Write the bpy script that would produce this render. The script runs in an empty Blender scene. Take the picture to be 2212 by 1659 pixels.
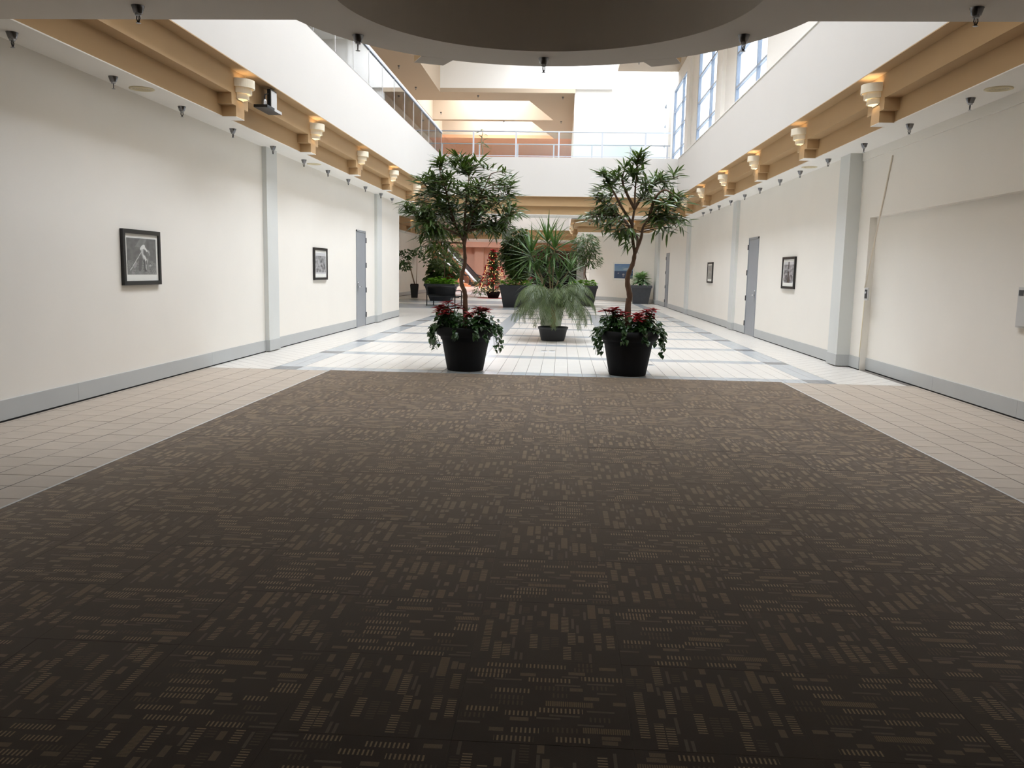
import bpy, math, random
from mathutils import Vector, Matrix, Euler, noise

# ------------------------------------------------------------------ camera, world, light, exposure
sc = bpy.context.scene
COL = sc.collection
EXPOSURE = 0.54
SKY = 11.0
cam_d = bpy.data.cameras.new('camera')
cam = bpy.data.objects.new('camera', cam_d)
COL.objects.link(cam)
RX, UX, FX = Vector((0.9980566, 0.0591623, 0.0195673)), Vector((-0.0272098, 0.1312715, 0.990973)), Vector((-0.0560596, 0.9895795, -0.1326262))
cam.matrix_world = Matrix(((RX.x, UX.x, -FX.x, 0), (RX.y, UX.y, -FX.y, 0), (RX.z, UX.z, -FX.z, 1.48), (0, 0, 0, 1)))
cam_d.sensor_width = 36.0
cam_d.lens = 1815.46 / 2212 * 36.0
cam_d.clip_start, cam_d.clip_end = 0.05, 400
sc.camera = cam

wd = bpy.data.worlds.new('sky'); sc.world = wd; wd.use_nodes = True
bg = wd.node_tree.nodes['Background']
bg.inputs['Color'].default_value = (0.90, 0.955, 1.04, 1); bg.inputs['Strength'].default_value = SKY
sc.view_settings.view_transform = 'Standard'; sc.view_settings.look = 'None'
sc.view_settings.gamma = 1.0; sc.view_settings.use_curve_mapping = False
sc.view_settings.exposure = EXPOSURE
cy = sc.cycles
cy.use_denoising = True
cy.max_bounces = 12; cy.diffuse_bounces = 7; cy.glossy_bounces = 3; cy.transmission_bounces = 4; cy.transparent_max_bounces = 12
cy.caustics_reflective = False; cy.caustics_refractive = False
cy.sample_clamp_indirect = 8.0

def portal(name, loc, sx, sy, rot):
    l = bpy.data.lights.new(name, 'AREA'); l.shape = 'RECTANGLE'; l.size = sx; l.size_y = sy
    l.cycles.is_portal = True
    o = bpy.data.objects.new(name, l); COL.objects.link(o); o.location = loc; o.rotation_euler = rot
    return o
ROOF = 12.6
SKX0, SKX1, SKY0, SKY1 = -.9, 2.1, 8.6, 41.4          # the skylight opening in the high roof
STRIPS = [(SKY0, 27.0), (35.6, SKY1)]  # roof closed between the strips, shaped to keep light off the bridge fascia
for a, b in STRIPS: portal('skylight_portal', ((SKX0+SKX1)/2, (a+b)/2, ROOF+.1), SKX1-SKX0, b-a, (0, 0, 0))
WIN = [(21.25, 25.0), (28.2, 32.0), (35.1, 38.9), (41.7, 45.4)]
ZS, ZT = 5.32, 9.53                                     # window sill and head
for y0, y1 in WIN[:3]:
    portal('window_portal', (4.95, (y0+y1)/2, (ZS+ZT)/2), ZT-ZS, y1-y0, (0, math.pi/2, 0))

# ------------------------------------------------------------------ materials
def lin(c): return tuple((v/255/12.92 if v/255 <= .04045 else ((v/255+.055)/1.055)**2.4) for v in c)
def mat(name, rgb, rough=.6, metal=0., var=0., scale=4., spec=.5, bump=0., bscale=60., objvar=0., coat=0.):
    m = bpy.data.materials.new(name); m.use_nodes = True
    nt = m.node_tree; N = nt.nodes; Lk = nt.links; b = N['Principled BSDF']
    c = lin(rgb)
    b.inputs['Base Color'].default_value = (*c, 1); b.inputs['Roughness'].default_value = rough; b.inputs['Metallic'].default_value = metal
    b.inputs['Specular IOR Level'].default_value = spec
    if coat: b.inputs['Coat Weight'].default_value = coat; b.inputs['Coat Roughness'].default_value = .05
    if var or objvar:
        mx = N.new('ShaderNodeMix'); mx.data_type = 'RGBA'; mx.blend_type = 'MULTIPLY'; mx.inputs[0].default_value = 1
        mx.inputs[6].default_value = (*c, 1)
        val = None
        if var:
            tc = N.new('ShaderNodeTexCoord'); nz = N.new('ShaderNodeTexNoise'); nz.inputs['Scale'].default_value = scale; nz.inputs['Detail'].default_value = 4
            Lk.new(tc.outputs['Object'], nz.inputs['Vector'])
            mr = N.new('ShaderNodeMapRange'); mr.inputs[3].default_value = 1-var; mr.inputs[4].default_value = 1+var; mr.inputs[1].default_value = .25; mr.inputs[2].default_value = .75
            Lk.new(nz.outputs['Fac'], mr.inputs[0]); val = mr.outputs[0]
        if objvar:
            oi = N.new('ShaderNodeObjectInfo'); m2 = N.new('ShaderNodeMapRange'); m2.inputs[3].default_value = 1-objvar; m2.inputs[4].default_value = 1+objvar
            Lk.new(oi.outputs['Random'], m2.inputs[0])
            if val is None: val = m2.outputs[0]
            else:
                mu = N.new('ShaderNodeMath'); mu.operation = 'MULTIPLY'; Lk.new(val, mu.inputs[0]); Lk.new(m2.outputs[0], mu.inputs[1]); val = mu.outputs[0]
        cc = N.new('ShaderNodeCombineColor'); Lk.new(val, cc.inputs[0]); Lk.new(val, cc.inputs[1]); Lk.new(val, cc.inputs[2])
        Lk.new(cc.outputs[0], mx.inputs[7]); Lk.new(mx.outputs[2], b.inputs['Base Color'])
    if bump:
        tc = N.new('ShaderNodeTexCoord'); nz = N.new('ShaderNodeTexNoise'); nz.inputs['Scale'].default_value = bscale; nz.inputs['Detail'].default_value = 3
        Lk.new(tc.outputs['Object'], nz.inputs['Vector'])
        bp = N.new('ShaderNodeBump'); bp.inputs['Strength'].default_value = bump; bp.inputs['Distance'].default_value = .01
        Lk.new(nz.outputs['Fac'], bp.inputs['Height']); Lk.new(bp.outputs[0], b.inputs['Normal'])
    return m
def emit(name, rgb, s):
    m = bpy.data.materials.new(name); m.use_nodes = True; b = m.node_tree.nodes['Principled BSDF']
    b.inputs['Base Color'].default_value = (*lin(rgb), 1); b.inputs['Emission Color'].default_value = (*lin(rgb), 1); b.inputs['Emission Strength'].default_value = s
    return m
def glass(name, tint, rough=.02, spec_mix=1.0):
    m = bpy.data.materials.new(name); m.use_nodes = True; nt = m.node_tree; N = nt.nodes; Lk = nt.links; N.clear()
    out = N.new('ShaderNodeOutputMaterial'); mx = N.new('ShaderNodeMixShader'); fr = N.new('ShaderNodeFresnel'); fr.inputs[0].default_value = 1.5
    tr = N.new('ShaderNodeBsdfTransparent'); tr.inputs[0].default_value = (*tint, 1)
    gl = N.new('ShaderNodeBsdfGlossy'); gl.inputs['Roughness'].default_value = rough
    mu = N.new('ShaderNodeMath'); mu.operation = 'MULTIPLY'; mu.inputs[1].default_value = spec_mix; mu.use_clamp = True
    Lk.new(fr.outputs[0], mu.inputs[0]); Lk.new(mu.outputs[0], mx.inputs[0]); Lk.new(tr.outputs[0], mx.inputs[1]); Lk.new(gl.outputs[0], mx.inputs[2]); Lk.new(mx.outputs[0], out.inputs[0])
    return m
def leafmat(name, rgb, rough=.38, objvar=.25, trans=.12, var=.2, scale=3., stripe=None):
    m = mat(name, rgb, rough, var=var, scale=scale, objvar=objvar)
    b = m.node_tree.nodes['Principled BSDF']; N = m.node_tree.nodes; Lk = m.node_tree.links
    out = N['Material Output']; mx = N.new('ShaderNodeMixShader'); t = N.new('ShaderNodeBsdfTranslucent'); mx.inputs[0].default_value = trans
    t.inputs[0].default_value = (*lin((min(255, rgb[0]*1.5), min(255, rgb[1]*1.5), rgb[2])), 1)
    Lk.new(b.outputs[0], mx.inputs[1]); Lk.new(t.outputs[0], mx.inputs[2]); Lk.new(mx.outputs[0], out.inputs[0])
    return m

M = {}
M['wall'] = mat('cream_wall_paint', (231, 227, 219), .75, var=.015, scale=1.2, bump=.05, bscale=120)
M['fascia'] = mat('soft_white_fascia_paint', (208, 205, 200), .75, var=.01, scale=1.0)
M['white'] = mat('white_wall_paint', (243, 241, 236), .7, var=.01, scale=1.0)
M['ceil'] = mat('ceiling_paint', (214, 207, 198), .8, var=.015, scale=1.5)
M['tan'] = mat('tan_paint', (182, 151, 110), .7, var=.02, scale=2.)
M['pink'] = mat('salmon_paint', (214, 148, 106), .75, var=.02, scale=1.5)
M['pinkwall'] = mat('pale_salmon_wall_paint', (204, 170, 148), .75, var=.02)
M['upceil'] = mat('upper_ceiling_paint', (184, 166, 144), .8)
M['grey'] = mat('grey_baseboard_paint', (181, 184, 184), .55, var=.03, scale=2.)
M['column'] = mat('pale_grey_column_paint', (209, 211, 208), .6, var=.02, scale=2.)
M['gap'] = mat('black_gap_shade', (14, 13, 13), .9)  # black for the painted shade line under the baseboards
M['door'] = mat('grey_door_paint', (147, 151, 156), .45, var=.03, scale=1.5)
M['hinge'] = mat('dark_hinge_metal', (74, 74, 76), .4, .8)
M['chrome'] = mat('chrome', (205, 205, 208), .18, 1.)
M['darkchrome'] = mat('reflection_darkened_chrome', (120, 120, 122), .2, 1.)  # chrome with dark reflections put into its base colour
M['steel'] = mat('brushed_steel', (170, 172, 175), .35, 1.)
M['rail'] = mat('blue_grey_rail_paint', (200, 206, 215), .4)
M['winframe'] = mat('blue_grey_window_frame', (146, 158, 174), .4, .3)
M['railcap'] = mat('white_handrail', (240, 240, 240), .3)
M['railglass'] = glass('smoky_rail_glass', (.88, .90, .86), .02, 1.6)
M['clearglass'] = glass('clear_glass', (.93, .97, .97), .01, 1.0)
M['tintglass'] = glass('light_dimming_window_glass', (.25, .26, .265), .01, .4)  # tint added to dim the sky light passing these windows
M['grout'] = mat('grout', (118, 112, 105), .9)
M['grout2'] = mat('brown_grout', (60, 52, 44), .9)
M['tile'] = mat('ivory_floor_tile', (220, 216, 209), .3, var=.02, scale=3., objvar=.02)
M['tileg'] = mat('pale_grey_floor_tile', (178, 184, 189), .24, var=.03, scale=3., objvar=.03)
M['tiled'] = mat('dark_grey_floor_tile', (108, 112, 118), .26, var=.04, scale=3., objvar=.03)
M['btile'] = mat('beige_floor_tile', (178, 165, 150), .45, var=.07, scale=5., objvar=.035)
M['pot'] = mat('black_resin_planter', (22, 22, 23), .75, var=.2, scale=6., bump=.15, bscale=40, spec=.25)
M['potg'] = mat('charcoal_planter', (44, 45, 49), .5, var=.12, scale=6.)
M['potc'] = mat('slate_planter', (70, 73, 78), .55, var=.12, scale=6.)
M['potl'] = mat('sage_green_planter', (142, 150, 128), .6, var=.08, scale=5.)
M['soil'] = mat('potting_soil', (38, 30, 24), .95, bump=.6, bscale=30)
M['bark'] = mat('brown_bark', (100, 76, 58), .8, var=.25, scale=12., bump=.5, bscale=50)
M['bark2'] = mat('pale_cane', (150, 130, 102), .75, var=.2, scale=10.)
M['palmbark'] = mat('reddish_palm_trunk', (104, 66, 40), .9, var=.3, scale=16., bump=.8, bscale=40)
M['leaf'] = leafmat('dark_ficus_leaf', (76, 98, 50), .36)
M['leafl'] = leafmat('mid_green_leaf', (66, 96, 50))
M['leafo'] = leafmat('pale_olive_leaf', (98, 116, 70))
M['leafy'] = leafmat('bright_green_leaf', (112, 160, 52))
M['yucca'] = leafmat('yucca_leaf', (64, 92, 42), .5)
M['palm'] = leafmat('grey_green_palm_leaflet', (82, 96, 62), .5, .15)
M['ivy'] = leafmat('glossy_pothos_leaf', (44, 76, 34), .3)
M['dieff'] = leafmat('variegated_leaf', (140, 168, 134), .4, .3, var=.45, scale=14.)
M['red'] = leafmat('red_bract', (140, 8, 14), .8, .25, .06)
M['redrib'] = mat('red_ribbon', (168, 12, 18), .45)
M['black'] = mat('black_metal', (22, 22, 23), .45, .3)
M['frame'] = mat('black_picture_frame', (20, 18, 17), .35)
M['matb'] = mat('white_picture_mount', (226, 226, 220), .7)
M['wframe'] = mat('white_picture_frame', (225, 222, 214), .5)
M['sconce'] = mat('ivory_plaster_sconce', (232, 222, 200), .6)
M['bulb'] = emit('lamp_bulb', (255, 214, 150), 6.)
M['led'] = emit('tree_light', (255, 206, 130), 2.6)
M['conduit'] = mat('taupe_conduit_paint', (222, 212, 196), .7)
M['plate'] = mat('pale_grey_panel', (196, 196, 194), .4)
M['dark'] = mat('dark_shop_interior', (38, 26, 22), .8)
M['maroon'] = mat('maroon_fascia', (88, 30, 24), .7)
M['step'] = mat('grooved_step_metal', (92, 82, 78), .5, .4)
M['grille'] = mat('ivory_grille', (226, 215, 182), .6)
M['shop_light'] = emit('shop_lamp', (255, 205, 140), 6.)

def carpet_material(name, rgb, period=0., duty=.4, base=(45, 36, 29)):
    m = bpy.data.materials.new(name); m.use_nodes = True
    nt = m.node_tree; N = nt.nodes; Lk = nt.links; b = N['Principled BSDF']
    b.inputs['Roughness'].default_value = .95; b.inputs['Specular IOR Level'].default_value = .12
    b.inputs['Sheen Weight'].default_value = .95; b.inputs['Sheen Roughness'].default_value = .45; b.inputs['Sheen Tint'].default_value = (.82, .70, .60, 1)
    tc = N.new('ShaderNodeTexCoord')
    nz = N.new('ShaderNodeTexNoise'); nz.inputs['Scale'].default_value = 520; nz.inputs['Detail'].default_value = 2; Lk.new(tc.outputs['Object'], nz.inputs['Vector'])
    mr = N.new('ShaderNodeMapRange'); mr.inputs[1].default_value = .25; mr.inputs[2].default_value = .75; mr.inputs[3].default_value = .6; mr.inputs[4].default_value = 1.4; Lk.new(nz.outputs['Fac'], mr.inputs[0])
    sx = N.new('ShaderNodeSeparateXYZ'); Lk.new(tc.outputs['Object'], sx.inputs[0])
    def hatch(p, d):
        a = N.new('ShaderNodeMath'); a.operation = 'MULTIPLY'; a.inputs[1].default_value = 1/p; Lk.new(sx.outputs[0], a.inputs[0])
        f = N.new('ShaderNodeMath'); f.operation = 'FRACT'; Lk.new(a.outputs[0], f.inputs[0])
        l = N.new('ShaderNodeMath'); l.operation = 'LESS_THAN'; l.inputs[1].default_value = d; Lk.new(f.outputs[0], l.inputs[0])
        return l.outputs[0]
    mx = N.new('ShaderNodeMix'); mx.data_type = 'RGBA'; mx.inputs[6].default_value = (*lin(base), 1); mx.inputs[7].default_value = (*lin(rgb), 1); mx.inputs[0].default_value = 1
    if period: Lk.new(hatch(period, duty), mx.inputs[0])
    rib = N.new('ShaderNodeMath'); rib.operation = 'MULTIPLY_ADD'; rib.inputs[1].default_value = -.2; rib.inputs[2].default_value = 1.0; Lk.new(hatch(.0049, .4), rib.inputs[0])
    m3 = N.new('ShaderNodeMath'); m3.operation = 'MULTIPLY'; Lk.new(rib.outputs[0], m3.inputs[0]); Lk.new(mr.outputs[0], m3.inputs[1])
    cc = N.new('ShaderNodeCombineColor'); [Lk.new(m3.outputs[0], cc.inputs[i]) for i in range(3)]
    mm = N.new('ShaderNodeMix'); mm.data_type = 'RGBA'; mm.blend_type = 'MULTIPLY'; mm.inputs[0].default_value = 1
    Lk.new(mx.outputs[2], mm.inputs[6]); Lk.new(cc.outputs[0], mm.inputs[7]); Lk.new(mm.outputs[2], b.inputs['Base Color'])
    bp = N.new('ShaderNodeBump'); bp.inputs['Strength'].default_value = .5; bp.inputs['Distance'].default_value = .0015
    Lk.new(nz.outputs['Fac'], bp.inputs['Height']); Lk.new(bp.outputs[0], b.inputs['Normal'])
    return m
M['carpet_hatch'] = carpet_material('carpet_tan_hatch', (190, 166, 132), .0145, .42)
M['carpet_solid'] = carpet_material('carpet_taupe_block', (140, 122, 100))
M['carpet_thin'] = carpet_material('carpet_grey_dash', (118, 106, 96))
M['carpet_dim'] = carpet_material('carpet_dim_hatch', (104, 88, 72), .0155, .4)
M['carpet_bar'] = carpet_material('carpet_tan_bar', (156, 134, 104), .0073, .7)
M['carpet'] = carpet_material('brown_carpet', (45, 36, 29))

def print_material():
    m = bpy.data.materials.new('picture_print'); m.use_nodes = True; N = m.node_tree.nodes; b = N['Principled BSDF']
    a = N.new('ShaderNodeVertexColor'); a.layer_name = 'print'
    m.node_tree.links.new(a.outputs[0], b.inputs['Base Color']); b.inputs['Roughness'].default_value = .25
    return m
M['print'] = print_material()

# ------------------------------------------------------------------ builders
class MB:
    def __init__(s): s.v = []; s.f = []; s.mi = []; s.sm = []
    def add(s, vs, fs, mi=0, smooth=False, T=None):
        o = len(s.v)
        s.v += [tuple(T @ Vector(v)) if T is not None else tuple(v) for v in vs]
        s.f += [tuple(i+o for i in f) for f in fs]; s.mi += [mi]*len(fs); s.sm += [smooth]*len(fs)
        return s
    def box(s, x0, x1, y0, y1, z0, z1, mi=0, T=None):
        v = [(x0,y0,z0),(x1,y0,z0),(x1,y1,z0),(x0,y1,z0),(x0,y0,z1),(x1,y0,z1),(x1,y1,z1),(x0,y1,z1)]
        return s.add(v, [(0,3,2,1),(4,5,6,7),(0,1,5,4),(1,2,6,5),(2,3,7,6),(3,0,4,7)], mi, False, T)
    def bbox(s, x0, x1, y0, y1, z0, z1, b, mi=0, T=None):
        """box with chamfered top edge"""
        v = [(x0,y0,z0),(x1,y0,z0),(x1,y1,z0),(x0,y1,z0),(x0,y0,z1-b),(x1,y0,z1-b),(x1,y1,z1-b),(x0,y1,z1-b),
             (x0+b,y0+b,z1),(x1-b,y0+b,z1),(x1-b,y1-b,z1),(x0+b,y1-b,z1)]
        return s.add(v, [(0,3,2,1),(0,1,5,4),(1,2,6,5),(2,3,7,6),(3,0,4,7),(4,5,9,8),(5,6,10,9),(6,7,11,10),(7,4,8,11),(8,9,10,11)], mi, False, T)
    def prism(s, pts, z0, z1, mi=0, T=None, top=None):
        n = len(pts)
        v = [(x,y,z0) for x,y in pts]+[(x,y,z1) for x,y in (top or pts)]
        return s.add(v, [tuple(range(n))[::-1], tuple(range(n,2*n))]+[(i,(i+1)%n,n+(i+1)%n,n+i) for i in range(n)], mi, False, T)
    def lathe(s, prof, n=24, mi=0, T=None, a0=0., a1=2*math.pi, smooth=True, capb=False, capt=False):
        full = abs(a1-a0-2*math.pi) < 1e-6; k = n if full else n+1
        v = []
        for r, z in prof:
            for i in range(k):
                a = a0+(a1-a0)*i/n; v.append((r*math.cos(a), r*math.sin(a), z))
        f = []
        for j in range(len(prof)-1):
            for i in range(n):
                i2 = (i+1) % k if full else i+1
                f.append((j*k+i, j*k+i2, (j+1)*k+i2, (j+1)*k+i))
        if capb: f.append(tuple(range(k))[::-1])
        if capt: f.append(tuple(range((len(prof)-1)*k, len(prof)*k)))
        return s.add(v, f, mi, smooth, T)
    def tube(s, pts, rad, n=6, mi=0, cap=True, T=None):
        pts = [Vector(p) for p in pts]; m = len(pts)
        if not isinstance(rad, (list, tuple)): rad = [rad]*m
        v = []; up = Vector((.123, .271, .955))
        for i, p in enumerate(pts):
            d = (pts[min(i+1, m-1)]-pts[max(i-1, 0)])
            d = d.normalized() if d.length > 1e-9 else Vector((0, 0, 1))
            a = d.cross(up)
            if a.length < 1e-3: a = d.cross(Vector((1, 0, 0)))
            a.normalize(); b = d.cross(a)
            for k in range(n):
                t = 2*math.pi*k/n; v.append(tuple(p+(a*math.cos(t)+b*math.sin(t))*rad[i]))
        f = [(i*n+k, i*n+(k+1) % n, (i+1)*n+(k+1) % n, (i+1)*n+k) for i in range(m-1) for k in range(n)]
        if cap: f += [tuple(range(n))[::-1], tuple(range((m-1)*n, m*n))]
        return s.add(v, f, mi, True, T)
    def ball(s, c, r, n=8, mi=0, sz=1.):
        pr = [(max(1e-4, r*math.sin(math.pi*j/(n//2))), -r*sz*math.cos(math.pi*j/(n//2))) for j in range(n//2+1)]
        return s.lathe(pr, n, mi, Matrix.Translation(c))
    def mesh(s, name, mats):
        me = bpy.data.meshes.new(name)
        me.from_pydata(s.v, [], s.f)
        for m in (mats if isinstance(mats, (list, tuple)) else [mats]): me.materials.append(M[m])
        me.polygons.foreach_set('material_index', s.mi); me.polygons.foreach_set('use_smooth', s.sm)
        me.update(); return me
    def build(s, name, mats, parent=None, kind=None):
        return link(name, s.mesh(name, mats), parent, kind=kind)
def link(name, data, parent=None, mw=None, kind=None):
    o = bpy.data.objects.new(name, data); COL.objects.link(o)
    if parent is not None: o.parent = parent
    if mw is not None: o.matrix_basis = mw
    if kind: o['kind'] = kind
    return o
def tag(o, label, cat, group=None, kind=None):
    o['label'] = label; o['category'] = cat
    if group: o['group'] = group
    if kind: o['kind'] = kind
    return o
def empty(name, loc=(0,0,0), rz=0., label=None, cat=None, group=None, kind=None):
    o = bpy.data.objects.new(name, None); COL.objects.link(o); o.location = loc; o.rotation_euler = (0, 0, rz); o.empty_display_size = .1
    if label: tag(o, label, cat, group, kind)
    return o
def struct(name, mb, mats, label, cat, parent=None):
    o = mb.build(name, mats, parent); tag(o, label, cat, None, 'structure'); return o
def copy_tree(o, parent=None):
    c = o.copy(); COL.objects.link(c)
    if parent is not None: c.parent = parent
    for ch in list(o.children): copy_tree(ch, c)
    return c
rng = random.Random(7)
U = rng.uniform

# ------------------------------------------------------------------ room shell
XL, XR, XR2, XR3 = -5.15, 4.74, 4.86, 4.97
struct('wall_left', MB().box(-5.4, XL, 2.5, 26.55, 0, 4.1).box(-9.2, -5.25, 26.3, 26.549, 0, 4.1), 'wall', 'long cream left wall of the corridor, hung with two black framed pictures', 'wall')
struct('wall_rear_left', MB().box(-9.2, -8.95, 26.55, 58, 0, 5.2).box(-30, -8.95, 57.75, 58, 0, 5.2), 'wall', 'cream wall of the side court behind the tall tapered planters', 'wall')
wr = MB().box(XR, 5.2, 14.5, 43.4, 0, 5.2)
wr.box(XR2, 5.2, 13.9, 14.5, 0, 4.1).box(XR2, 5.2, 2.5, 13.9, 2.44, 4.1).box(XR3, 5.2, 2.5, 13.9, 0, 2.44)
wr.box(XR2-.03, XR2, 2.5, 14.36, 3.37, 3.5)
struct('wall_right', wr, 'wall', 'long cream right wall with a wide shallow recess nearest the carpet', 'wall')
up = MB()
ys = [-6]+[y for w in WIN for y in w]+[48]
for i in range(0, len(ys)-1, 2): up.box(XR, 5.0, ys[i], ys[i+1], 4.1, ROOF)
for y0, y1 in WIN: up.box(XR, 5.0, y0, y1, 4.1, ZS).box(XR, 5.0, y0, y1, ZT, ROOF)
for y in (26.55, 33.4, 39.55): up.box(4.62, XR, y, y+.5, 5.2, ROOF)
struct('wall_upper_right', up, 'white', 'white upper right wall pierced by tall gridded windows', 'wall')
M['brown'] = mat('light_absorbing_brown', (70, 58, 50), .8, var=.1)  # dark unseen hall added behind the camera to cut foreground bounce light
struct('wall_added_dark', MB().box(-14.2, 14.2, -16.2, -16, 0, 4.1).box(-14.2, -14, -16, 2.5, 0, 4.1).box(14, 14.2, -16, 2.5, 0, 4.1).box(-14, -5.15, 2.3, 2.5, 0, 4.1).box(4.97, 14, 2.3, 2.5, 0, 4.1), 'brown', 'dark brown walls of an unseen hall added behind the camera to dim the foreground', 'wall')
struct('ceiling', MB().box(-14, 14, -16, -6, 3.5, 3.8).box(-14, XL, -6, 2.5, 3.5, 3.8).box(XR3, 14, -6, 2.5, 3.5, 3.8), 'brown', 'dark ceiling of the unseen light absorbing hall added behind the camera', 'ceiling')
struct('floor', MB().box(-14, 14, -16, -6, -.2, .004).box(-14, XL, -6, 2.5, -.2, .004).box(XR3, 14, -6, 2.5, -.2, .004), 'carpet', 'dark carpeted floor of the unseen light absorbing hall added behind the camera', 'floor')
struct('wall_south', MB().box(-9.3, 5.0, 6.9, 7.13, 3.95, ROOF), 'white', 'white wall above the low front ceiling', 'wall')
ang = MB().prism([(4.78, 43.25), (1.5, 47.9), (1.72, 48.1), (5.0, 43.5)], 0, 5.2)
ang.box(1.5, 1.75, 47.9, 95, 0, 10.1)
struct('wall_rear_right', ang, 'wall', 'cream angled wall behind the square planter, hung with a blue picture', 'wall')
un = MB().box(-6.2, 2.15, 42.3, 42.6, 10.3, ROOF).box(.37, 5.0, 42.5, 42.75, 5.2, ROOF).box(.37, .6, 42.6, 58, 5.2, 10.3)
struct('wall_upper_rear', un, 'white', 'bright white wall beyond the footbridge, left of the gridded windows', 'wall')
ul = MB().box(-9.3, -9.05, 6.9, 60, 5.2, 10.2).box(-6.4, -6.2, 7, 42.6, 10.3, ROOF).box(-30, -9.05, 59.8, 60, 5.2, 10.2)
struct('wall_upper_left', ul, 'upceil', 'tan wall along the upper gallery behind the glass balustrade', 'wall')
far = MB().box(-30, 1.75, 93, 93.3, 0, 10.2).box(-30.2, -30, 57, 93, 0, 10.2)
for x in (-13.2, -9.6, -6.0, -2.4): far.box(x, x+1.0, 92.4, 93, 0, 4.1)
far.box(-30, 1.6, 91.6, 93, 4.1, 5.5).box(-30, 1.6, 91.3, 91.6, 4.0, 4.35)
struct('wall_far', far, 'pinkwall', 'salmon wall with shallow piers at the far end, behind the escalators', 'wall')

# floor bed
fl = MB().box(-30, 5.0, 11.97, 93, -.25, -.0012)
floor = empty('floor', label='ivory tiled court floor crossed by pale grey bands with dark grey squares', cat='floor', kind='structure')
fl.build('grout_bed', 'grout', floor)
def tilemesh(w, d, m, b=.001, gap=.006):
    return MB().bbox(-w/2+gap*.6, w/2-gap*.6, -d/2+gap*.35, d/2-gap*.35, -.012, 0, b).mesh('tile', m)
TP = .2055
xs_in = [-3.85]+[-.08+TP*k for k in range(-17, 18)]+[3.52]
cols = [('m', a, b) for a, b in zip(xs_in[:-1], xs_in[1:])]
cols += [('s', -4.23, -4.04), ('s', -4.04, -3.85), ('s', 3.52, 3.71), ('s', 3.71, 3.90)]
cache = {}
near = 0
restmb = MB()
matn = ['tile', 'tileg', 'tiled']
def kind_at(t, xc, j):
    band = (j % 12) < 2
    if t == 's': return 2 if band else 1
    if -1.73 < xc < -1.31 or .95 < xc < 1.36: return 1
    return 1 if band else 0
Y0 = 11.97
nrow = 96
for j in range(nrow):
    y = Y0+TP*j
    for t, a, b in cols:
        xc = (a+b)/2; k = kind_at(t, xc, j)
        if near < 290 and y < 14.3:
            key = (round(b-a, 3), k)
            if key not in cache: cache[key] = tilemesh(b-a, TP, matn[k])
            link('tile', cache[key], floor, Matrix.Translation((xc, y+TP/2, 0))); near += 1
        elif y < 30.1:
            g = .003
            if y < 20: restmb.bbox(a+g, b-g, y+g*.6, y+TP-g*.6, -.012, 0, .0008, k)
            else: restmb.add([(a+g, y+g, 0), (b-g, y+g, 0), (b-g, y+TP-g, 0), (a+g, y+TP-g, 0)], [(0, 1, 2, 3)], k)
def clip(poly, n, d):
    out = []
    for i in range(len(poly)):
        p, q = poly[i], poly[(i+1) % len(poly)]
        a = p[0]*n[0]+p[1]*n[1]-d; b = q[0]*n[0]+q[1]*n[1]-d
        if a <= 0: out.append(p)
        if (a < 0 < b) or (b < 0 < a):
            t = a/(a-b); out.append((p[0]+(q[0]-p[0])*t, p[1]+(q[1]-p[1])*t))
    return out
def diag(x0, x1, y0, y1, dst, s=.2055, g=.0025):
    h = s/math.sqrt(2); n = int((y1-y0+x1-x0)/h)+4
    for i in range(-n, n):
        for j in range(-n, n):
            cx = x0+(i+j)*h; cyy = y0+(i-j)*h
            if cx < x0-h or cx > x1+h or cyy < y0-h or cyy > y1+h: continue
            r = h-g*1.4
            p = [(cx+r, cyy), (cx, cyy+r), (cx-r, cyy), (cx, cyy-r)]
            for nn, dd in (((1, 0), x1), ((-1, 0), -x0), ((0, 1), y1), ((0, -1), -y0)):
                p = clip(p, nn, dd)
                if len(p) < 3: break
            if len(p) >= 3: dst.add([(x, y, 0) for x, y in p], [tuple(range(len(p)))], 0)
diag(-5.15, -4.232, 11.97, 30.1, restmb); diag(3.902, 4.86, 11.97, 30.1, restmb)
# distant court: tiles too small to tell apart, laid as larger fields of colour
def field(a, b, y0, y1, k): restmb.add([(a, y0, 0), (b, y0, 0), (b, y1, 0), (a, y1, 0)], [(0, 1, 2, 3)], k)
field(-30, 5, 42.2, 58, 0); field(-30, -5.15, 26.55, 32.6, 0); field(-30, -5.15, 36.8, 38.2, 0); field(-30, -1.75, 32.6, 36.8, 1); field(-30, -1.75, 38.2, 42.2, 1)
field(-1.75, 5, 30.1, 42.2, 0); field(-5.15, -1.75, 30.1, 32.6, 0); field(-5.15, -1.75, 36.8, 38.2, 0)
for j in range(1, 3): field(-9, 4.7, 42.2+j*5, 42.6+j*5, 1)
field(-30, 1.5, 58, 93, 3)
for y in (31.9, 34.4, 36.9, 39.4, 41.8): restmb.add([(-1.7, y, .001), (3.5, y, .001), (3.5, y+.41, .001), (-1.7, y+.41, .001)], [(0, 1, 2, 3)], 1)
for x0, x1 in ((3.52, 3.90),):
    restmb.add([(x0, 30.1, .001), (x1, 30.1, .001), (x1, 43, .001), (x0, 43, .001)], [(0, 1, 2, 3)], 1)
M['pinkfloor'] = mat('salmon_floor_tile', (214, 186, 168), .3, var=.04, scale=2.)
restmb.build('tiles', matn+['pinkfloor'], floor, kind='stuff')
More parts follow.
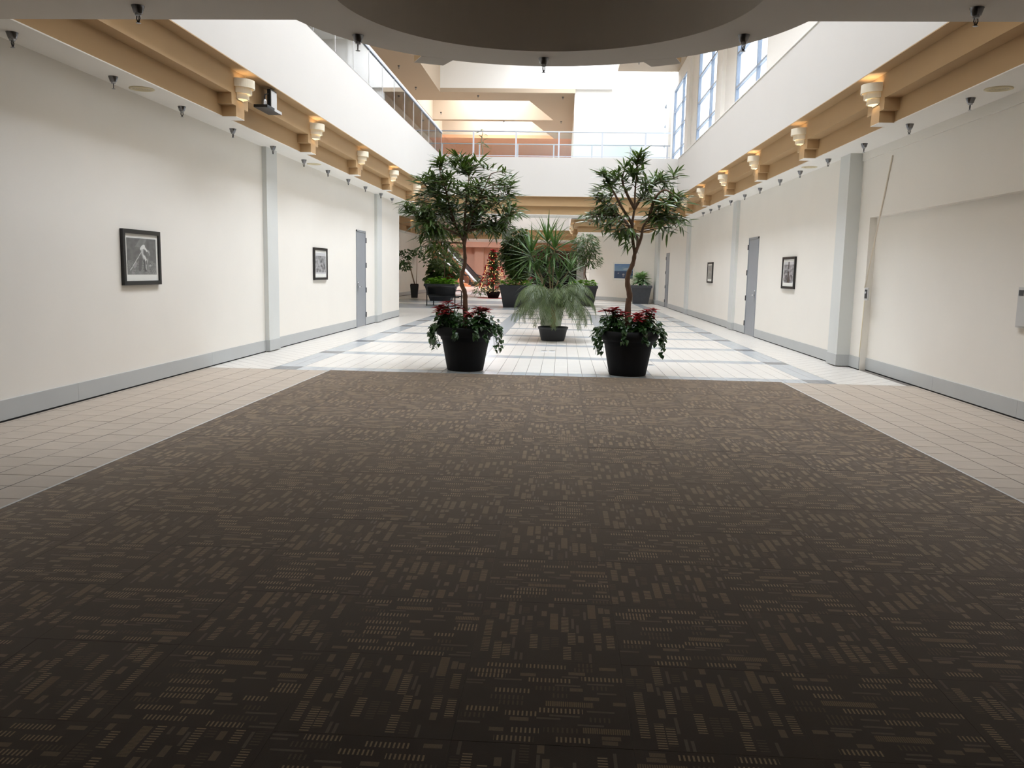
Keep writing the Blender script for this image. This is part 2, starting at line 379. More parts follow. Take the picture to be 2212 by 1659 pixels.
# small dark floor outlets
def outlet(x, y, label):
    o = empty('floor_outlet', (x, y, 0), 0, label, 'outlet')
    MB().bbox(-.055, .055, -.09, .09, .0005, .006, .003).build('cover', 'steel', o)
    MB().box(-.03, .03, -.05, .05, .006, .0075).build('flap', 'hinge', o)
outlet(-.30, 15.8, 'small dark floor outlet in front of the palm pot, left of its pair')
outlet(-.15, 15.84, 'small dark floor outlet in front of the palm pot, right of its pair')
outlet(1.49, 13.83, 'lone dark floor outlet beside the right round planter')

# beige aisles beside the carpet
BT = .292
def aisle(x0, x1, offset, label):
    f = empty('floor', label=label, cat='floor', kind='structure')
    MB().box(x0, x1, -6, 11.968, -.25, -.0018).build('grout_bed', 'grout2', f)
    edges = [x0]
    rest = MB(); meshes = {}; n = 0
    k = int((x1-x0)/BT)+1
    if offset == 'L': e = [x1-BT*i for i in range(k+1)][::-1]; e = [max(v, x0) for v in e]
    else: e = [min(x0+BT*i, x1) for i in range(k+1)]
    e = sorted(set(round(v, 4) for v in e))
    for ci, (a, b) in enumerate(zip(e[:-1], e[1:])):
        if b-a < .01: continue
        y = 11.968-(BT*.5 if (offset == 'R' and ci % 2) else 0)-(.07 if offset == 'L' and ci % 3 == 1 else 0)
        if y < 11.96: rest.bbox(a+.002, b-.002, y+.002, 11.966, -.01, 0, .002)
        while y > -5.9:
            if y-BT > 3.6 and n < 298:
                key = round(b-a, 3)
                if key not in meshes: meshes[key] = tilemesh(b-a, BT, 'btile', .001, .008)
                link('tile', meshes[key], f, Matrix.Translation(((a+b)/2, y-BT/2, U(-.0008, .0004)))); n += 1
            else: rest.bbox(a+.005, b-.005, y-BT+.003, y-.003, -.012, 0, .0008)
            y -= BT
    rest.build('tiles', 'btile', f, kind='stuff')
aisle(-5.15, -3.345, 'L', 'strip of square beige floor tiles between the left wall and the carpet')
aisle(3.145, 4.97, 'R', 'strip of staggered beige floor tiles between the right wall and the carpet')

# carpet
carpet = empty('carpet', label='dark brown patterned carpet of square tiles laid quarter turned down the corridor', cat='carpet')
CT = .5725
MB().box(-3.325, 3.125, -6, 11.966, -.2, .001).build('backing', 'carpet', carpet)
cxs = [-3.325]+[-.31+CT*k for k in range(-5, 6)]+[3.125]
rows = [11.966]; y = 2.47+CT*16
while y > -6: rows.append(y); y -= CT
cm = {}
def motif():
    out = []
    for k, n, lo, hi, wd in ((5, 2, .16, .19, .034), (1, 13, .09, .18, .031), (2, 10, .045, .065, .023), (4, 10, .05, .14, .030), (3, 12, .06, .11, .011)):
        for _ in range(n):
            for _t in range(40):
                l = U(lo, hi); x = U(-.285, .285-l*.6); y = U(-.28, .26)
                r = (x, x+l, y, y+wd)
                if all(r[1]+.006 < q[0] or q[1]+.006 < r[0] or r[3]+.004 < q[2] or q[3]+.004 < r[2] for q in out): out.append((*r, k)); break
    return out
MOTIF = [motif() for _ in range(4)]
crest = MB()
for ri in range(len(rows)-1):
    yb, ya = rows[ri], rows[ri+1]
    if yb < 1.2: crest.box(-3.325, 3.125, -6, yb, .0, .008); break
    for ci, (a, b) in enumerate(zip(cxs[:-1], cxs[1:])):
        rot = (ri+ci) % 2
        w, d = (b-a, yb-ya) if not rot else (yb-ya, b-a)
        key = (round(w, 3), round(d, 3))
        key = key+(rng.randrange(4),)
        if key not in cm:
            mb = MB().bbox(-w/2+.0003, w/2-.0003, -d/2+.0003, d/2-.0003, 0, .008, .0005)
            for x0, x1, y0, y1, k in MOTIF[key[2]]:
                x0, x1, y0, y1 = max(x0, -w/2+.004), min(x1, w/2-.004), max(y0, -d/2+.004), min(y1, d/2-.004)
                if x1-x0 > .004 and y1-y0 > .004: mb.add([(x0, y0, .0083), (x1, y0, .0083), (x1, y1, .0083), (x0, y1, .0083)], [(0, 1, 2, 3)], k)
            cm[key] = mb.mesh('carpet_tile', ['carpet', 'carpet_hatch', 'carpet_solid', 'carpet_thin', 'carpet_dim', 'carpet_bar'])
        link('carpet_tile', cm[key], carpet, Matrix.Translation(((a+b)/2, (ya+yb)/2, U(0, .0006))) @ Matrix.Rotation(math.pi/2*rot+math.pi*rng.randint(0, 1), 4, 'Z'))
crest.build('carpet_end', 'carpet', carpet)
for x in (-3.335, 3.135): MB().box(x-.009, x+.009, -6, 11.966, -.003, .009).build('edge_strip', 'plate', carpet)

# ------------------------------------------------------------------ ceilings and stepped cornices
ZC = 3.5
CCX, CCY, RO, RI = -.17, 6.5, 2.17, 1.6
def ceiling_front():
    mb = MB()
    angs = set(2*math.pi*i/120 for i in range(120))
    for (px, py) in ((XL, 7.14), (XR3, 7.14), (XL, -6), (XR3, -6)): angs.add(math.atan2(py-CCY, px-CCX) % (2*math.pi))
    dx = math.sqrt(RO**2-.64**2)
    for s in (-1, 1): angs.add(math.atan2(.64, s*dx) % (2*math.pi))
    angs = sorted(angs); n = len(angs)
    inn, out = [], []
    for a in angs:
        c, s = math.cos(a), math.sin(a)
        t = 1e9
        if c > 1e-9: t = min(t, (XR3-CCX)/c)
        if c < -1e-9: t = min(t, (XL-CCX)/c)
        if s < -1e-9: t = min(t, (-6-CCY)/s)
        if s > 1e-9:
            ty = .64/s
            if abs(c*ty) < dx-1e-6: ty = RO
            t = min(t, ty)
        inn.append((CCX+RI*c, CCY+RI*s)); out.append((CCX+t*c, CCY+t*s))
    v = [(x, y, ZC) for x, y in inn]+[(x, y, ZC) for x, y in out]+[(x, y, ZC+.62) for x, y in inn]+[(x, y, ZC+.45) for x, y in out]
    f = []; mi = []
    for i in range(n):
        k = (i+1) % n
        f += [(i, k, n+k, n+i), (i, 2*n+i, 2*n+k, k), (n+i, n+k, 3*n+k, 3*n+i), (2*n+i, 3*n+i, 3*n+k, 2*n+k)]
    f.append(tuple(range(2*n, 3*n)))
    mb.add(v, f)
    return mb
ceil = struct('ceiling', ceiling_front(), 'ceil', 'low front ceiling with a round recessed coffer and a curved front lip', 'ceiling')
for pts in ([(-1.40, 8.30), (-1.51, 8.54), (-1.24, 8.66), (-1.10, 8.42)], [(.70, 8.42), (.82, 8.66), (1.09, 8.53), (1.01, 8.30)]):
    b = MB().prism(pts, ZC+.004, ZC+.29); b.build('bracket', 'tan', ceil)
    MB().prism(pts, ZC-.001, ZC+.004).build('bracket_soffit', 'ceil', ceil)
c2 = MB()
c2.box(-5.15, -4.69, 7.14, 30.41, ZC, ZC+.012).box(4.27, XR3, 7.14, 30.41, ZC, ZC+.012).box(4.27, XR3, 32.2, 42.9, ZC, ZC+.012).box(-8.95, XR3, 30.41, 32.2, ZC, ZC+.012).box(-8.95, -5.15, 26.55, 30.41, ZC, ZC+.012)
c2.box(-8.95, -8.4, 32.2, 54.4, ZC, ZC+.012).box(.75, XR, 42.9, 54.4, ZC, ZC+.012).box(-30, 1.6, 54.4, 60, ZC, ZC+.012)
struct('ceiling', c2, 'white', 'narrow white soffit running under the tan cornice along both walls', 'ceiling')
# tan steps
def steps(name, label, boxes_low, boxes_up, fascia):
    o = empty(name, label=label, cat='cornice', kind='structure')
    m = MB(); [m.box(*b, ZC+.012, 3.79) for b in boxes_low]; m.build('lower_step', 'tan', o)
    m = MB(); [m.box(*b, 3.79, 4.105) for b in boxes_up]; m.build('upper_step', 'tan', o)
    m = MB(); [m.box(*b, 4.10, 4.112) for b in fascia]; m.build('ledge', 'tan', o)
    m = MB(); [m.box(*b, 4.112, 5.44) for b in fascia]; m.build('fascia', 'fascia', o)
    return o
left_c = steps('trim_1', 'tan stepped cornice with white fascia above the left wall', [(-5.15, -4.69, 7.14, 30.41)], [(-5.15, -4.5, 7.14, 30.22)], [(-4.75, -4.31, 7.14, 30.03)])
right_c = steps('trim_2', 'tan stepped cornice with white fascia above the right wall', [(4.27, 4.86, 7.14, 30.41)], [(4.08, 4.86, 7.14, 30.22)], [(3.89, 4.86, 7.14, 30.03)])
MB().box(3.875, 4.74, 7.14, 30.03, 5.44, 5.458).build('cap', 'white', right_c)
bridge = steps('trim_3', 'white footbridge fascia with tan steps beneath, spanning the court', [(-5.15, 4.74, 30.41, 32.2)], [(-5.15, 4.74, 30.22, 32.4)], [(-4.75, 4.5, 30.03, 33.2)])
c2_ = steps('trim_4', 'tan stepped cornice and white fascia of the second court beyond the bridge',
    [(-8.95, -8.4, 32.2, 54.4), (4.27, 4.74, 32.2, 42.9), (.75, 4.74, 42.9, 54.4), (-8.95, 1.6, 54.4, 60)],
    [(-8.95, -8.2, 32.4, 54.2), (4.08, 4.74, 32.4, 42.7), (.56, 4.74, 42.7, 54.2), (-8.95, 1.6, 54.2, 60)],
    [(-8.95, -8.0, 33.2, 54.0), (3.89, 4.74, 33.2, 42.5), (.37, 4.74, 42.5, 54.0), (-8.95, 1.6, 54.0, 60)])
# upper floor slabs
struct('floor', MB().box(-9.3, -4.6, 7.14, 60, 4.12, 5.2).box(-9.3, 4.7, 30.5, 33.2, 4.12, 5.2).box(.4, 4.7, 42.5, 47, 4.12, 5.2).box(3.9, 4.7, 33.2, 42.5, 4.12, 5.2).box(-9.3, .4, 54.5, 60, 4.12, 5.2), 'upceil', 'upper gallery and footbridge floor behind the white fascias', 'floor')
# upper ceilings
ucz = 10.1
uc = MB().box(-9.3, -6.2, 7, 42.3, ucz, ucz+.2).box(2.15, 4.74, 7, 37.8, ucz, ucz+.25)
def pieces(y0, y1, xl, r0, r1):
    uc.box(-9.3, xl, y0, y1, ucz, ucz+.2)
    uc.prism([(r0, y0), (.4, y0), (.4, y1), (r1, y1)], ucz, ucz+.2)
uc.box(-9.3, .4, 42.3, 44.25, ucz, ucz+.2); pieces(44.25, 49.7, -7.7, -1.9, -.74)
uc.box(-9.3, .4, 49.7, 50.2, ucz, ucz+.2); pieces(50.2, 56.4, -8.1, -2.0, -.77)
# light wells
for y0, y1, xl, r0, r1 in ((44.25, 49.7, -7.7, -1.9, -.74), (50.2, 56.4, -8.1, -2.0, -.77)):
    uc.box(xl-.1, xl, y0, y1, ucz+.2, ucz+2.2); uc.box(xl, .4, y0-.1, y0, ucz+.2, ucz+2.2); uc.box(xl, .4, y1, y1+.1, ucz+.2, ucz+2.2)
    uc.prism([(r0, y0), (r0+.1, y0), (r1+.1, y1), (r1, y1)], ucz+.2, ucz+2.2)
    uc.box(xl-.1, -6.0, y0-.1, y1+.1, ucz+2.2, ucz+2.3).box(-2.3, .4, y0-.1, y1+.1, ucz+2.2, ucz+2.3)  # unseen lids added over the wells to dim and grade their walls
struct('ceiling', uc, 'upceil', 'tan upper ceiling with beams between bright light wells beyond the bridge', 'ceiling')
sal = MB().box(-30, 1.75, 56.4, 70, ucz, ucz+.2).box(-30, -12, 70, 93, ucz, ucz+.2).box(-6, 1.75, 70, 93, ucz, ucz+.2).box(-12, -6, 80, 93, ucz, ucz+.2)  # opening between these slabs is added to let daylight into the far court
struct('ceiling', sal, 'pink', 'flat salmon ceiling at the far end of the upper level', 'ceiling')
rf = MB().box(SKX0, SKX1, 27.0, 35.6, ROOF, ROOF+.25).box(-6.4, SKX0, 7, 42.75, ROOF, ROOF+.25).box(SKX1, 5.0, 7, 48, ROOF, ROOF+.25).box(SKX0, SKX1, 7, SKY0, ROOF, ROOF+.25).box(SKX0, SKX1, SKY1, 42.75, ROOF, ROOF+.25)  # first slab is the added closed stretch that shades the bridge
struct('ceiling', rf, 'white', 'high white roof around the long skylight over the court, closed in between to shade the bridge', 'ceiling')
sk = empty('skylight', (0, 0, 0), 0, 'long skylight with white glazing bars over the court', 'skylight', None, 'structure')
for i in range(1, 12):
    y = SKY0+(SKY1-SKY0)*i/12
    if 26.8 < y < 35.7: continue
    MB().box(SKX0, SKX1, y-.03, y+.03, ROOF+.12, ROOF+.24).build('glazing_bar', 'white', sk)
# ------------------------------------------------------------------ brackets and wall sconces
br_l = MB().box(-4.70, -4.495, 0, .30, ZC+.004, 3.646).box(-4.70, -4.495, -.15, .45, 3.646, 3.80).box(-4.70, -4.495, 0, .30, ZC-.001, ZC+.004, 1).mesh('bracket', ['tan', 'white'])
br_r = MB().box(4.075, 4.28, 0, .30, ZC+.004, 3.646).box(4.075, 4.28, -.15, .45, 3.646, 3.80).box(4.075, 4.28, 0, .30, ZC-.001, ZC+.004, 1).mesh('bracket', ['tan', 'white'])
def tier(r, z0, z1):
    mb = MB(); n = 20
    prof = [(r-.02, z0), (r, z0), (r, z1), (r-.02, z1), (r-.02, z0)]
    mb.lathe(prof, n, 0, None, -math.pi/2, math.pi/2, False)
    return mb
tiers = [tier(.20, .155, .265).mesh('tier', 'sconce'), tier(.16, .08, .175).mesh('tier', 'sconce'), tier(.122, .01, .1).mesh('tier', 'sconce')]
sback = MB().box(0, .012, -.11, .11, .0, .26).mesh('back_plate', 'sconce')
bulbm = MB().ball((.06, 0, .12), .024, 8).mesh('bulb', 'bulb')
ORD = ['first', 'second', 'third', 'fourth', 'fifth', 'sixth', 'seventh', 'eighth', 'ninth', 'tenth', 'eleventh', 'twelfth', 'thirteenth', 'fourteenth']
def sconce(x, y, z, rz, label, power, group):
    s = empty('wall_sconce', (x, y, z-.04), rz, label, 'sconce', group)
    for t in tiers: link('tier', t, s)
    link('back_plate', sback, s); link('bulb', bulbm, s)
    if power:
        l = bpy.data.lights.new('sconce_lamp', 'POINT'); l.energy = power*.15; l.color = (1, .9, .74); l.shadow_soft_size = .03
        lo = bpy.data.objects.new('sconce_lamp', l); COL.objects.link(lo); lo.parent = s; lo.location = (.075, 0, .13)
    return s
SP = [9, 16, 5, 18, 14, 8]
for i in range(6):
    y = 11.60+3.44*i
    link('bracket', br_l, left_c, Matrix.Translation((0, y, 0))); link('bracket', br_r, right_c, Matrix.Translation((0, y, 0)))
    if i == 5: continue
    sconce(-4.495, y+.15, 3.78, 0, 'three tiered ivory sconce on the left cornice, %s from the carpet' % ORD[i], SP[i], 'sconces on the left cornice')
for i in range(6):
    y = 11.60+3.44*i
    sconce(4.075, y+.15, 3.78, math.pi, 'three tiered ivory sconce on the right cornice, %s from the carpet' % ORD[i], SP[(i+1) % 6]+4, 'sconces on the right cornice')
for x in (1.82, -2.3):
    MB().box(x, x+.3, 30.2, 30.42, ZC+.004, 3.646).box(x-.15, x+.45, 30.2, 30.42, 3.646, 3.8).build('bracket', 'tan', bridge)
for k, (x, y, rz) in enumerate(((.74, 46.0, math.pi), (.74, 50.4, math.pi), (-8.22, 40.5, 0), (-8.22, 45.5, 0))):
    s = 1 if rz else -1
    MB().box(min(x, x-s*-.0)-.0, x+.02, y, y+.3, ZC+.004, 3.646) if 0 else None
    x0, x1 = (.55, .76) if rz else (-8.41, -8.19)
    MB().box(x0, x1, y, y+.3, ZC+.004, 3.646).box(x0, x1, y-.15, y+.45, 3.646, 3.8).build('bracket', 'tan', c2_)
    sconce(.55 if rz else -8.19, y+.15, 3.78, rz, ['ivory sconce beyond the bridge, right side, nearer one', 'ivory sconce beyond the bridge, right side, farther one', 'ivory sconce beyond the bridge, left side, nearer one', 'ivory sconce beyond the bridge, left side, farther one'][k], 12, 'sconces of the second court')
for x in (2.2, 3.35):
    MB().box(x-.15, x+.15, 42.7, 42.92, ZC+.004, 3.646).box(x-.3, x+.3, 42.7, 42.92, 3.646, 3.8).build('bracket', 'tan', c2_)
    sconce(x, 42.7, 3.78, -math.pi/2, 'small lit sconce facing the bridge above the blue picture, %s one' % ('left' if x < 3 else 'right'), 12, 'sconces of the second court')

# ------------------------------------------------------------------ columns, baseboards
def column(name, boxes, zt, label, base):
    o = empty(name, label=label, cat='column', kind='structure')
    m = MB(); [m.box(*b, .2, zt) for b in boxes]; m.build('shaft', 'column', o)
    m = MB(); [m.box(b[0]-(.012 if b[0] > 0 else 0), b[1]+(.012 if b[0] < 0 else 0), b[2]-.012, b[3]+.012, .018, .206) for b in boxes]; m.build('column_base', 'grey', o)
column('trim_5', [(XL, -5.075, 14.39, 14.93)], ZC, 'pale grey pilaster on the left wall between the two pictures', 0)
column('trim_6', [(XL, -5.075, 23.05, 23.65)], ZC, 'pale grey pilaster on the left wall past the grey door', 0)
column('trim_7', [(4.645, XR3, 14.39, 14.88)], ZC, 'large pale grey pilaster on the right wall beside the recess', 0)
column('trim_8', [(4.665, XR, 23.4, 23.95)], ZC, 'pale grey pilaster on the right wall past the grey door', 0)
column('trim_9', [(4.665, XR, 32.0, 32.6)], ZC, 'pale grey pilaster on the right wall under the bridge', 0)
column('trim_10', [(4.63, XR, 41.9, 43.2)], ZC, 'pale grey corner pilaster beside the square planter', 0)
column('trim_11', [(-8.95, -8.88, 44.9, 45.5)], ZC, 'pale grey pilaster between the tall tapered planters', 0)
def baseboard(name, segs, label):
    o = empty(name, label=label, cat='baseboard', kind='structure')
    for x0, x1, y0, y1 in segs:
        MB().box(x0, x1, y0, y1, .018, .206).build('board', 'grey', o)
        MB().box(x0+(.004 if x0 > 0 else 0), x1-(.004 if x0 < 0 else 0), y0, y1, 0.0005, .0185).build('gap', 'gap', o)  # black strip stands in for the shadow line under the board
tl = -5.136
baseboard('baseboard_left', [(XL, tl, a, b) for a, b in ((2.5, 4.2), (4.203, 8.62), (8.623, 12.1), (12.103, 14.38), (14.94, 20.92), (21.95, 23.04), (23.66, 26.55))], 'grey baseboard along the left corridor wall')
baseboard('baseboard_rear_left', [(-8.95, -8.93, a, b) for a, b in ((26.6, 44.88), (45.52, 57.7))], 'grey baseboard of the side court wall')
segs = [(XR3-.014, XR3, a, b) for a, b in ((2.5, 4.9), (4.903, 9.3), (9.303, 11.4), (11.403, 13.9))]+[(XR2-.014, XR2, 13.9, 14.38)]
segs += [(XR-.014, XR, a, b) for a, b in ((14.9, 20.9), (22.05, 23.38), (23.97, 31.98), (32.62, 38.1), (39.1, 41.88))]
baseboard('baseboard_right', segs, 'grey baseboard along the right corridor wall')
o = empty('baseboard_rear_right', (4.78, 43.25, 0), math.atan2(4.65, -3.28), 'grey baseboard of the angled wall under the blue picture', 'baseboard', None, 'structure')
MB().box(0, 5.69, 0, .015, .018, .206).build('board', 'grey', o)

# ------------------------------------------------------------------ doors
def door(name, x, y0, y1, side, label, handle_near, hinge_far=True):
    """door in a side wall; side=+1 faces +X (left wall), -1 faces -X"""
    o = empty(name, (x, 0, 0), 0, label, 'door', None, 'structure')
    t = lambda a, b: (a, b) if side > 0 else (-b, -a)
    fr = MB()
    for a, b, z0, z1 in ((y0, y0+.045, 0, 2.44), (y1-.045, y1, 0, 2.44), (y0, y1, 2.395, 2.44)):
        fr.box(*t(0, .022), a, b, z0, z1)
    fr.build('door_frame', 'door', o)
    lf = MB().box(*t(0, .012), y0+.05, y1-.05, .012, 2.388).build('door_leaf', 'door', o)
    hy = y0+.11 if handle_near else y1-.11
    d = 1 if handle_near else -1
    MB().box(*t(.012, .02), hy-.03, hy+.03, .93, 1.16).build('handle_plate', 'steel', lf)
    MB().tube([(side*.02, hy, 1.02), (side*.07, hy, 1.02), (side*.075, hy+d*.14, 1.02)], .011, 8).build('door_handle', 'chrome', lf)
    MB().lathe([(.018, 0), (.018, .012), (.012, .014)], 12, 0, Matrix.Translation((side*.02, hy, 1.12)) @ Matrix.Rotation(side*math.pi/2, 4, 'Y'), capt=True).build('lock_cylinder', 'chrome', lf)
    h = y1-.02 if hinge_far else y0+.02
    for z in (.22, .86, 1.5, 2.14): MB().box(*t(.0, .04), h, h+.035, z, z+.13).build('hinge', 'hinge', o)
door('door_1', XL, 20.95, 21.92, 1, 'tall grey metal door in the left wall', True)
door('door_2', XR, 20.93, 22.0, -1, 'tall grey metal door in the right wall between two pictures', True)
door('door_3', XR, 38.1, 39.1, -1, 'far grey metal door in the right wall near the square planter', True)

# ------------------------------------------------------------------ upper windows
for i, (y0, y1) in enumerate(WIN):
    o = empty('window_%d' % (i+1), (4.80, 0, 0), 0, 'tall gridded window in the upper right wall, %s from the front' % ['first', 'second', 'third', 'fourth'][i], 'window', None, 'structure')
    ym = y0+(y1-y0)*.30
    fw = .055
    fr = MB().box(-.05, .05, y0, y0+fw, ZS, ZT).box(-.05, .05, y1-fw, y1, ZS, ZT).box(-.05, .05, y0, y1, ZS, ZS+fw).box(-.05, .05, y0, y1, ZT-fw, ZT)
    fr.build('window_frame', 'winframe', o)
    MB().box(-.05, .05, ym-.03, ym+.03, ZS+fw, ZT-fw).build('mullion', 'winframe', o)
    zz = [ZS+.50+.92*k for k in range(5)]
    for z in zz: MB().box(-.045, .045, y0+fw, y1-fw, z-.03, z+.03).build('transom', 'winframe', o)
    zs = [ZS+fw]+zz+[ZT-fw]
    for a, b in zip(zs[:-1], zs[1:]):
        for c, d in ((y0+fw, ym-.03), (ym+.03, y1-fw)):
            MB().add([(0, c, a+.03), (0, d, a+.03), (0, d, b-.03), (0, c, b-.03)], [(0, 1, 2, 3)]).build('pane', 'tintglass', o)

# ------------------------------------------------------------------ glass balustrade (left gallery) and bridge railings
gb = empty('glass_balustrade', (-4.31, 0, 0), 0, 'frameless glass balustrade with white handrail along the left gallery', 'balustrade')
yj = [7.7+1.383*k for k in range(17)]
pm = MB().box(-.008, .004, .006, 1.377, 5.44, 6.2).mesh('glass_panel', 'railglass')
for y in yj[:-1]: link('glass_panel', pm, gb, Matrix.Translation((0, y, 0)))
pj = MB().box(-.014, .01, -.006, .006, 5.44, 6.2).mesh('joint_strip', 'railcap')
for y in yj: link('joint_strip', pj, gb, Matrix.Translation((0, y, 0)))
MB().box(-.03, .03, 7.2, 29.85, 6.2, 6.25).build('handrail', 'railcap', gb)
MB().box(-.028, .028, 7.2, 29.85, 6.17, 6.2).build('rail_channel', 'winframe', gb)
def railing(y, xsp, x0, x1, label):
    o = empty('bridge_railing', (0, y, 5.44), 0, label, 'railing')
    MB().tube([(x0, 0, .87), (x1, 0, .87)], .025, 8).build('top_rail', 'rail', o)
    MB().box(x0, x1, -.012, .012, .035, .06).build('bottom_rail', 'rail', o)
    ps = MB().box(-.028, .028, -.02, .02, -.04, .86).mesh('post', 'rail')
    for x in xsp: link('post', ps, o, Matrix.Translation((x, 0, 0)))
    for a, b in zip(sorted(xsp)[:-1], sorted(xsp)[1:]):
        if b-a > .3: MB().box(a+.05, b-.05, -.004, .004, .07, .82).build('glass_panel', 'clearglass', o)
railing(30.1, [-4.42, -3.22, -1.73, -.24, 1.26, 2.75], -4.44, 3.6, 'pale blue grey railing on the near side of the footbridge')
railing(33.05, [-4.75, -3.3, -1.83, -.45, 1.0, 2.46, 3.85], -4.8, 3.95, 'pale blue grey railing on the far side of the footbridge')

# ------------------------------------------------------------------ sprinklers
cupm = MB().lathe([(.052, 0), (.05, -.004), (.034, -.055), (.022, -.058)], 16).mesh('escutcheon', 'darkchrome')
nutm = MB().lathe([(.026, -.05), (.026, -.072), (.014, -.076)], 6, smooth=False, capt=True).mesh('nut', 'steel')
armm = MB().tube([(.012, 0, -.074), (.016, 0, -.095), (.004, 0, -.125)], .0045, 5).tube([(-.012, 0, -.074), (-.016, 0, -.095), (-.004, 0, -.125)], .0045, 5).tube([(0, 0, -.07), (0, 0, -.12)], .003, 5).mesh('frame_arms', 'hinge')
defm = MB().lathe([(.004, -.124), (.019, -.128), (.019, -.131), (.003, -.131)], 12, capb=True, capt=True).mesh('deflector', 'steel')
def sprinkler(x, y, z, label, group, sc_=1.):
    s = empty('ceiling_sprinkler', (x, y, z-.0005), U(0, 3), label, 'sprinkler', group)
    s.scale = (sc_, sc_, sc_)
    link('escutcheon', cupm, s); link('nut', nutm, s); link('frame_arms', armm, s); link('deflector', defm, s)
for i, y in enumerate((7.54, 9.24, 10.91, 12.6, 14.35, 16.07, 17.72, 19.41, 21.09, 22.9, 24.4)):
    sprinkler(-4.94, y, ZC, 'chrome pendent sprinkler under the left soffit, %s from the front' % ORD[i], 'sprinklers under the left soffit')
for i, y in enumerate((10.01, 11.67, 13.35, 15.08, 16.8, 18.3, 20.1, 21.74, 23.5, 25.2, 26.6, 28.0)):
    sprinkler(4.5, y, ZC, 'chrome pendent sprinkler under the right soffit, %s from the front' % ORD[i], 'sprinklers under the right soffit')
for x, y, z, l in ((-3.4, 6.78, ZC, 'large dark sprinkler on the low ceiling, above the left aisle'), (-1.84, 7.59, ZC, 'large sprinkler on the curved ceiling lip, left of the middle one'),
    (-.23, 8.35, ZC, 'large chrome sprinkler hanging from the middle of the curved ceiling lip'), (1.48, 7.54, ZC, 'large sprinkler on the curved ceiling lip, right of the middle one'),
    (3.04, 6.79, ZC, 'large dark sprinkler on the low ceiling, above the right aisle'), (-.98, 7.3, 4.12, 'dark sprinkler inside the round coffer, left one'), (.5, 7.3, 4.12, 'dark sprinkler inside the round coffer, right one')):
    sprinkler(x, y, z, l, 'sprinklers on the low front ceiling')
for k, (x, y) in enumerate(((-7.2, 37.0), (-7.2, 41.2), (-4.4, 43.0), (-.2, 43.2), (2.9, 36.0), (-6.9, 47.5), (-3.6, 50.0), (-.3, 50.0))):
    sprinkler(x, y, ucz, 'small sprinkler on the upper ceiling beyond the bridge, %s of eight' % ['first', 'second', 'third', 'fourth', 'fifth', 'sixth', 'seventh', 'eighth'][k], 'sprinklers on the upper ceiling', 1.1)
# round speaker grilles in the soffit
for x, y, l in ((-4.93, 9.85, 'round ivory speaker grille in the left soffit, nearer one'), (-4.93, 16.7, 'round ivory speaker grille in the left soffit, farther one'),
                (4.56, 9.52, 'round ivory speaker grille in the right soffit, nearer one'), (4.5, 16.2, 'round ivory speaker grille in the right soffit, farther one')):
    o = empty('speaker_grille', (x, y, ZC), 0, l, 'speaker')
    MB().lathe([(.14, 0), (.14, -.008), (.115, -.012), (.108, -.006)], 28).build('rim', 'grille', o)
    g = MB()
    for r in (.02, .045, .07, .095): g.lathe([(r, -.003), (r+.012, -.003), (r+.012, -.006), (r, -.006), (r, -.003)], 24, 0, None, smooth=False)
    g.lathe([(.001, -.001), (.112, -.001)], 24, 1); g.build('mesh', ['grille', 'ceil'], o)

# floodlight on left cornice
o = empty('floodlight', (-4.5, 12.60, 3.80), 0, 'black floodlight on a small shelf between the first two left sconces', 'light')
MB().box(.0, .20, -.32, .30, -.045, -.005).build('shelf', 'black', o)
MB().box(.20, .205, -.02, .30, -.045, -.005).build('pale_shelf_edge', 'plate', o)['label'] = 'pale grey shelf edge'
MB().box(.10, .15, -.03, .24, .0, .27).build('housing', 'black', o)
MB().box(.15, .156, -.015, .225, .02, .25).build('lens', 'plate', o)['label'] = 'pale grey lens'
MB().lathe([(.035, 0), (.035, .08), (.02, .1)], 12, 0, Matrix.Translation((.1, -.16, -.005)), capt=True).build('sensor', 'steel', o)
MB().tube([(.1, -.16, .09), (.1, -.12, .17), (.12, -.03, .2)], .008, 6).build('cable', 'black', o)

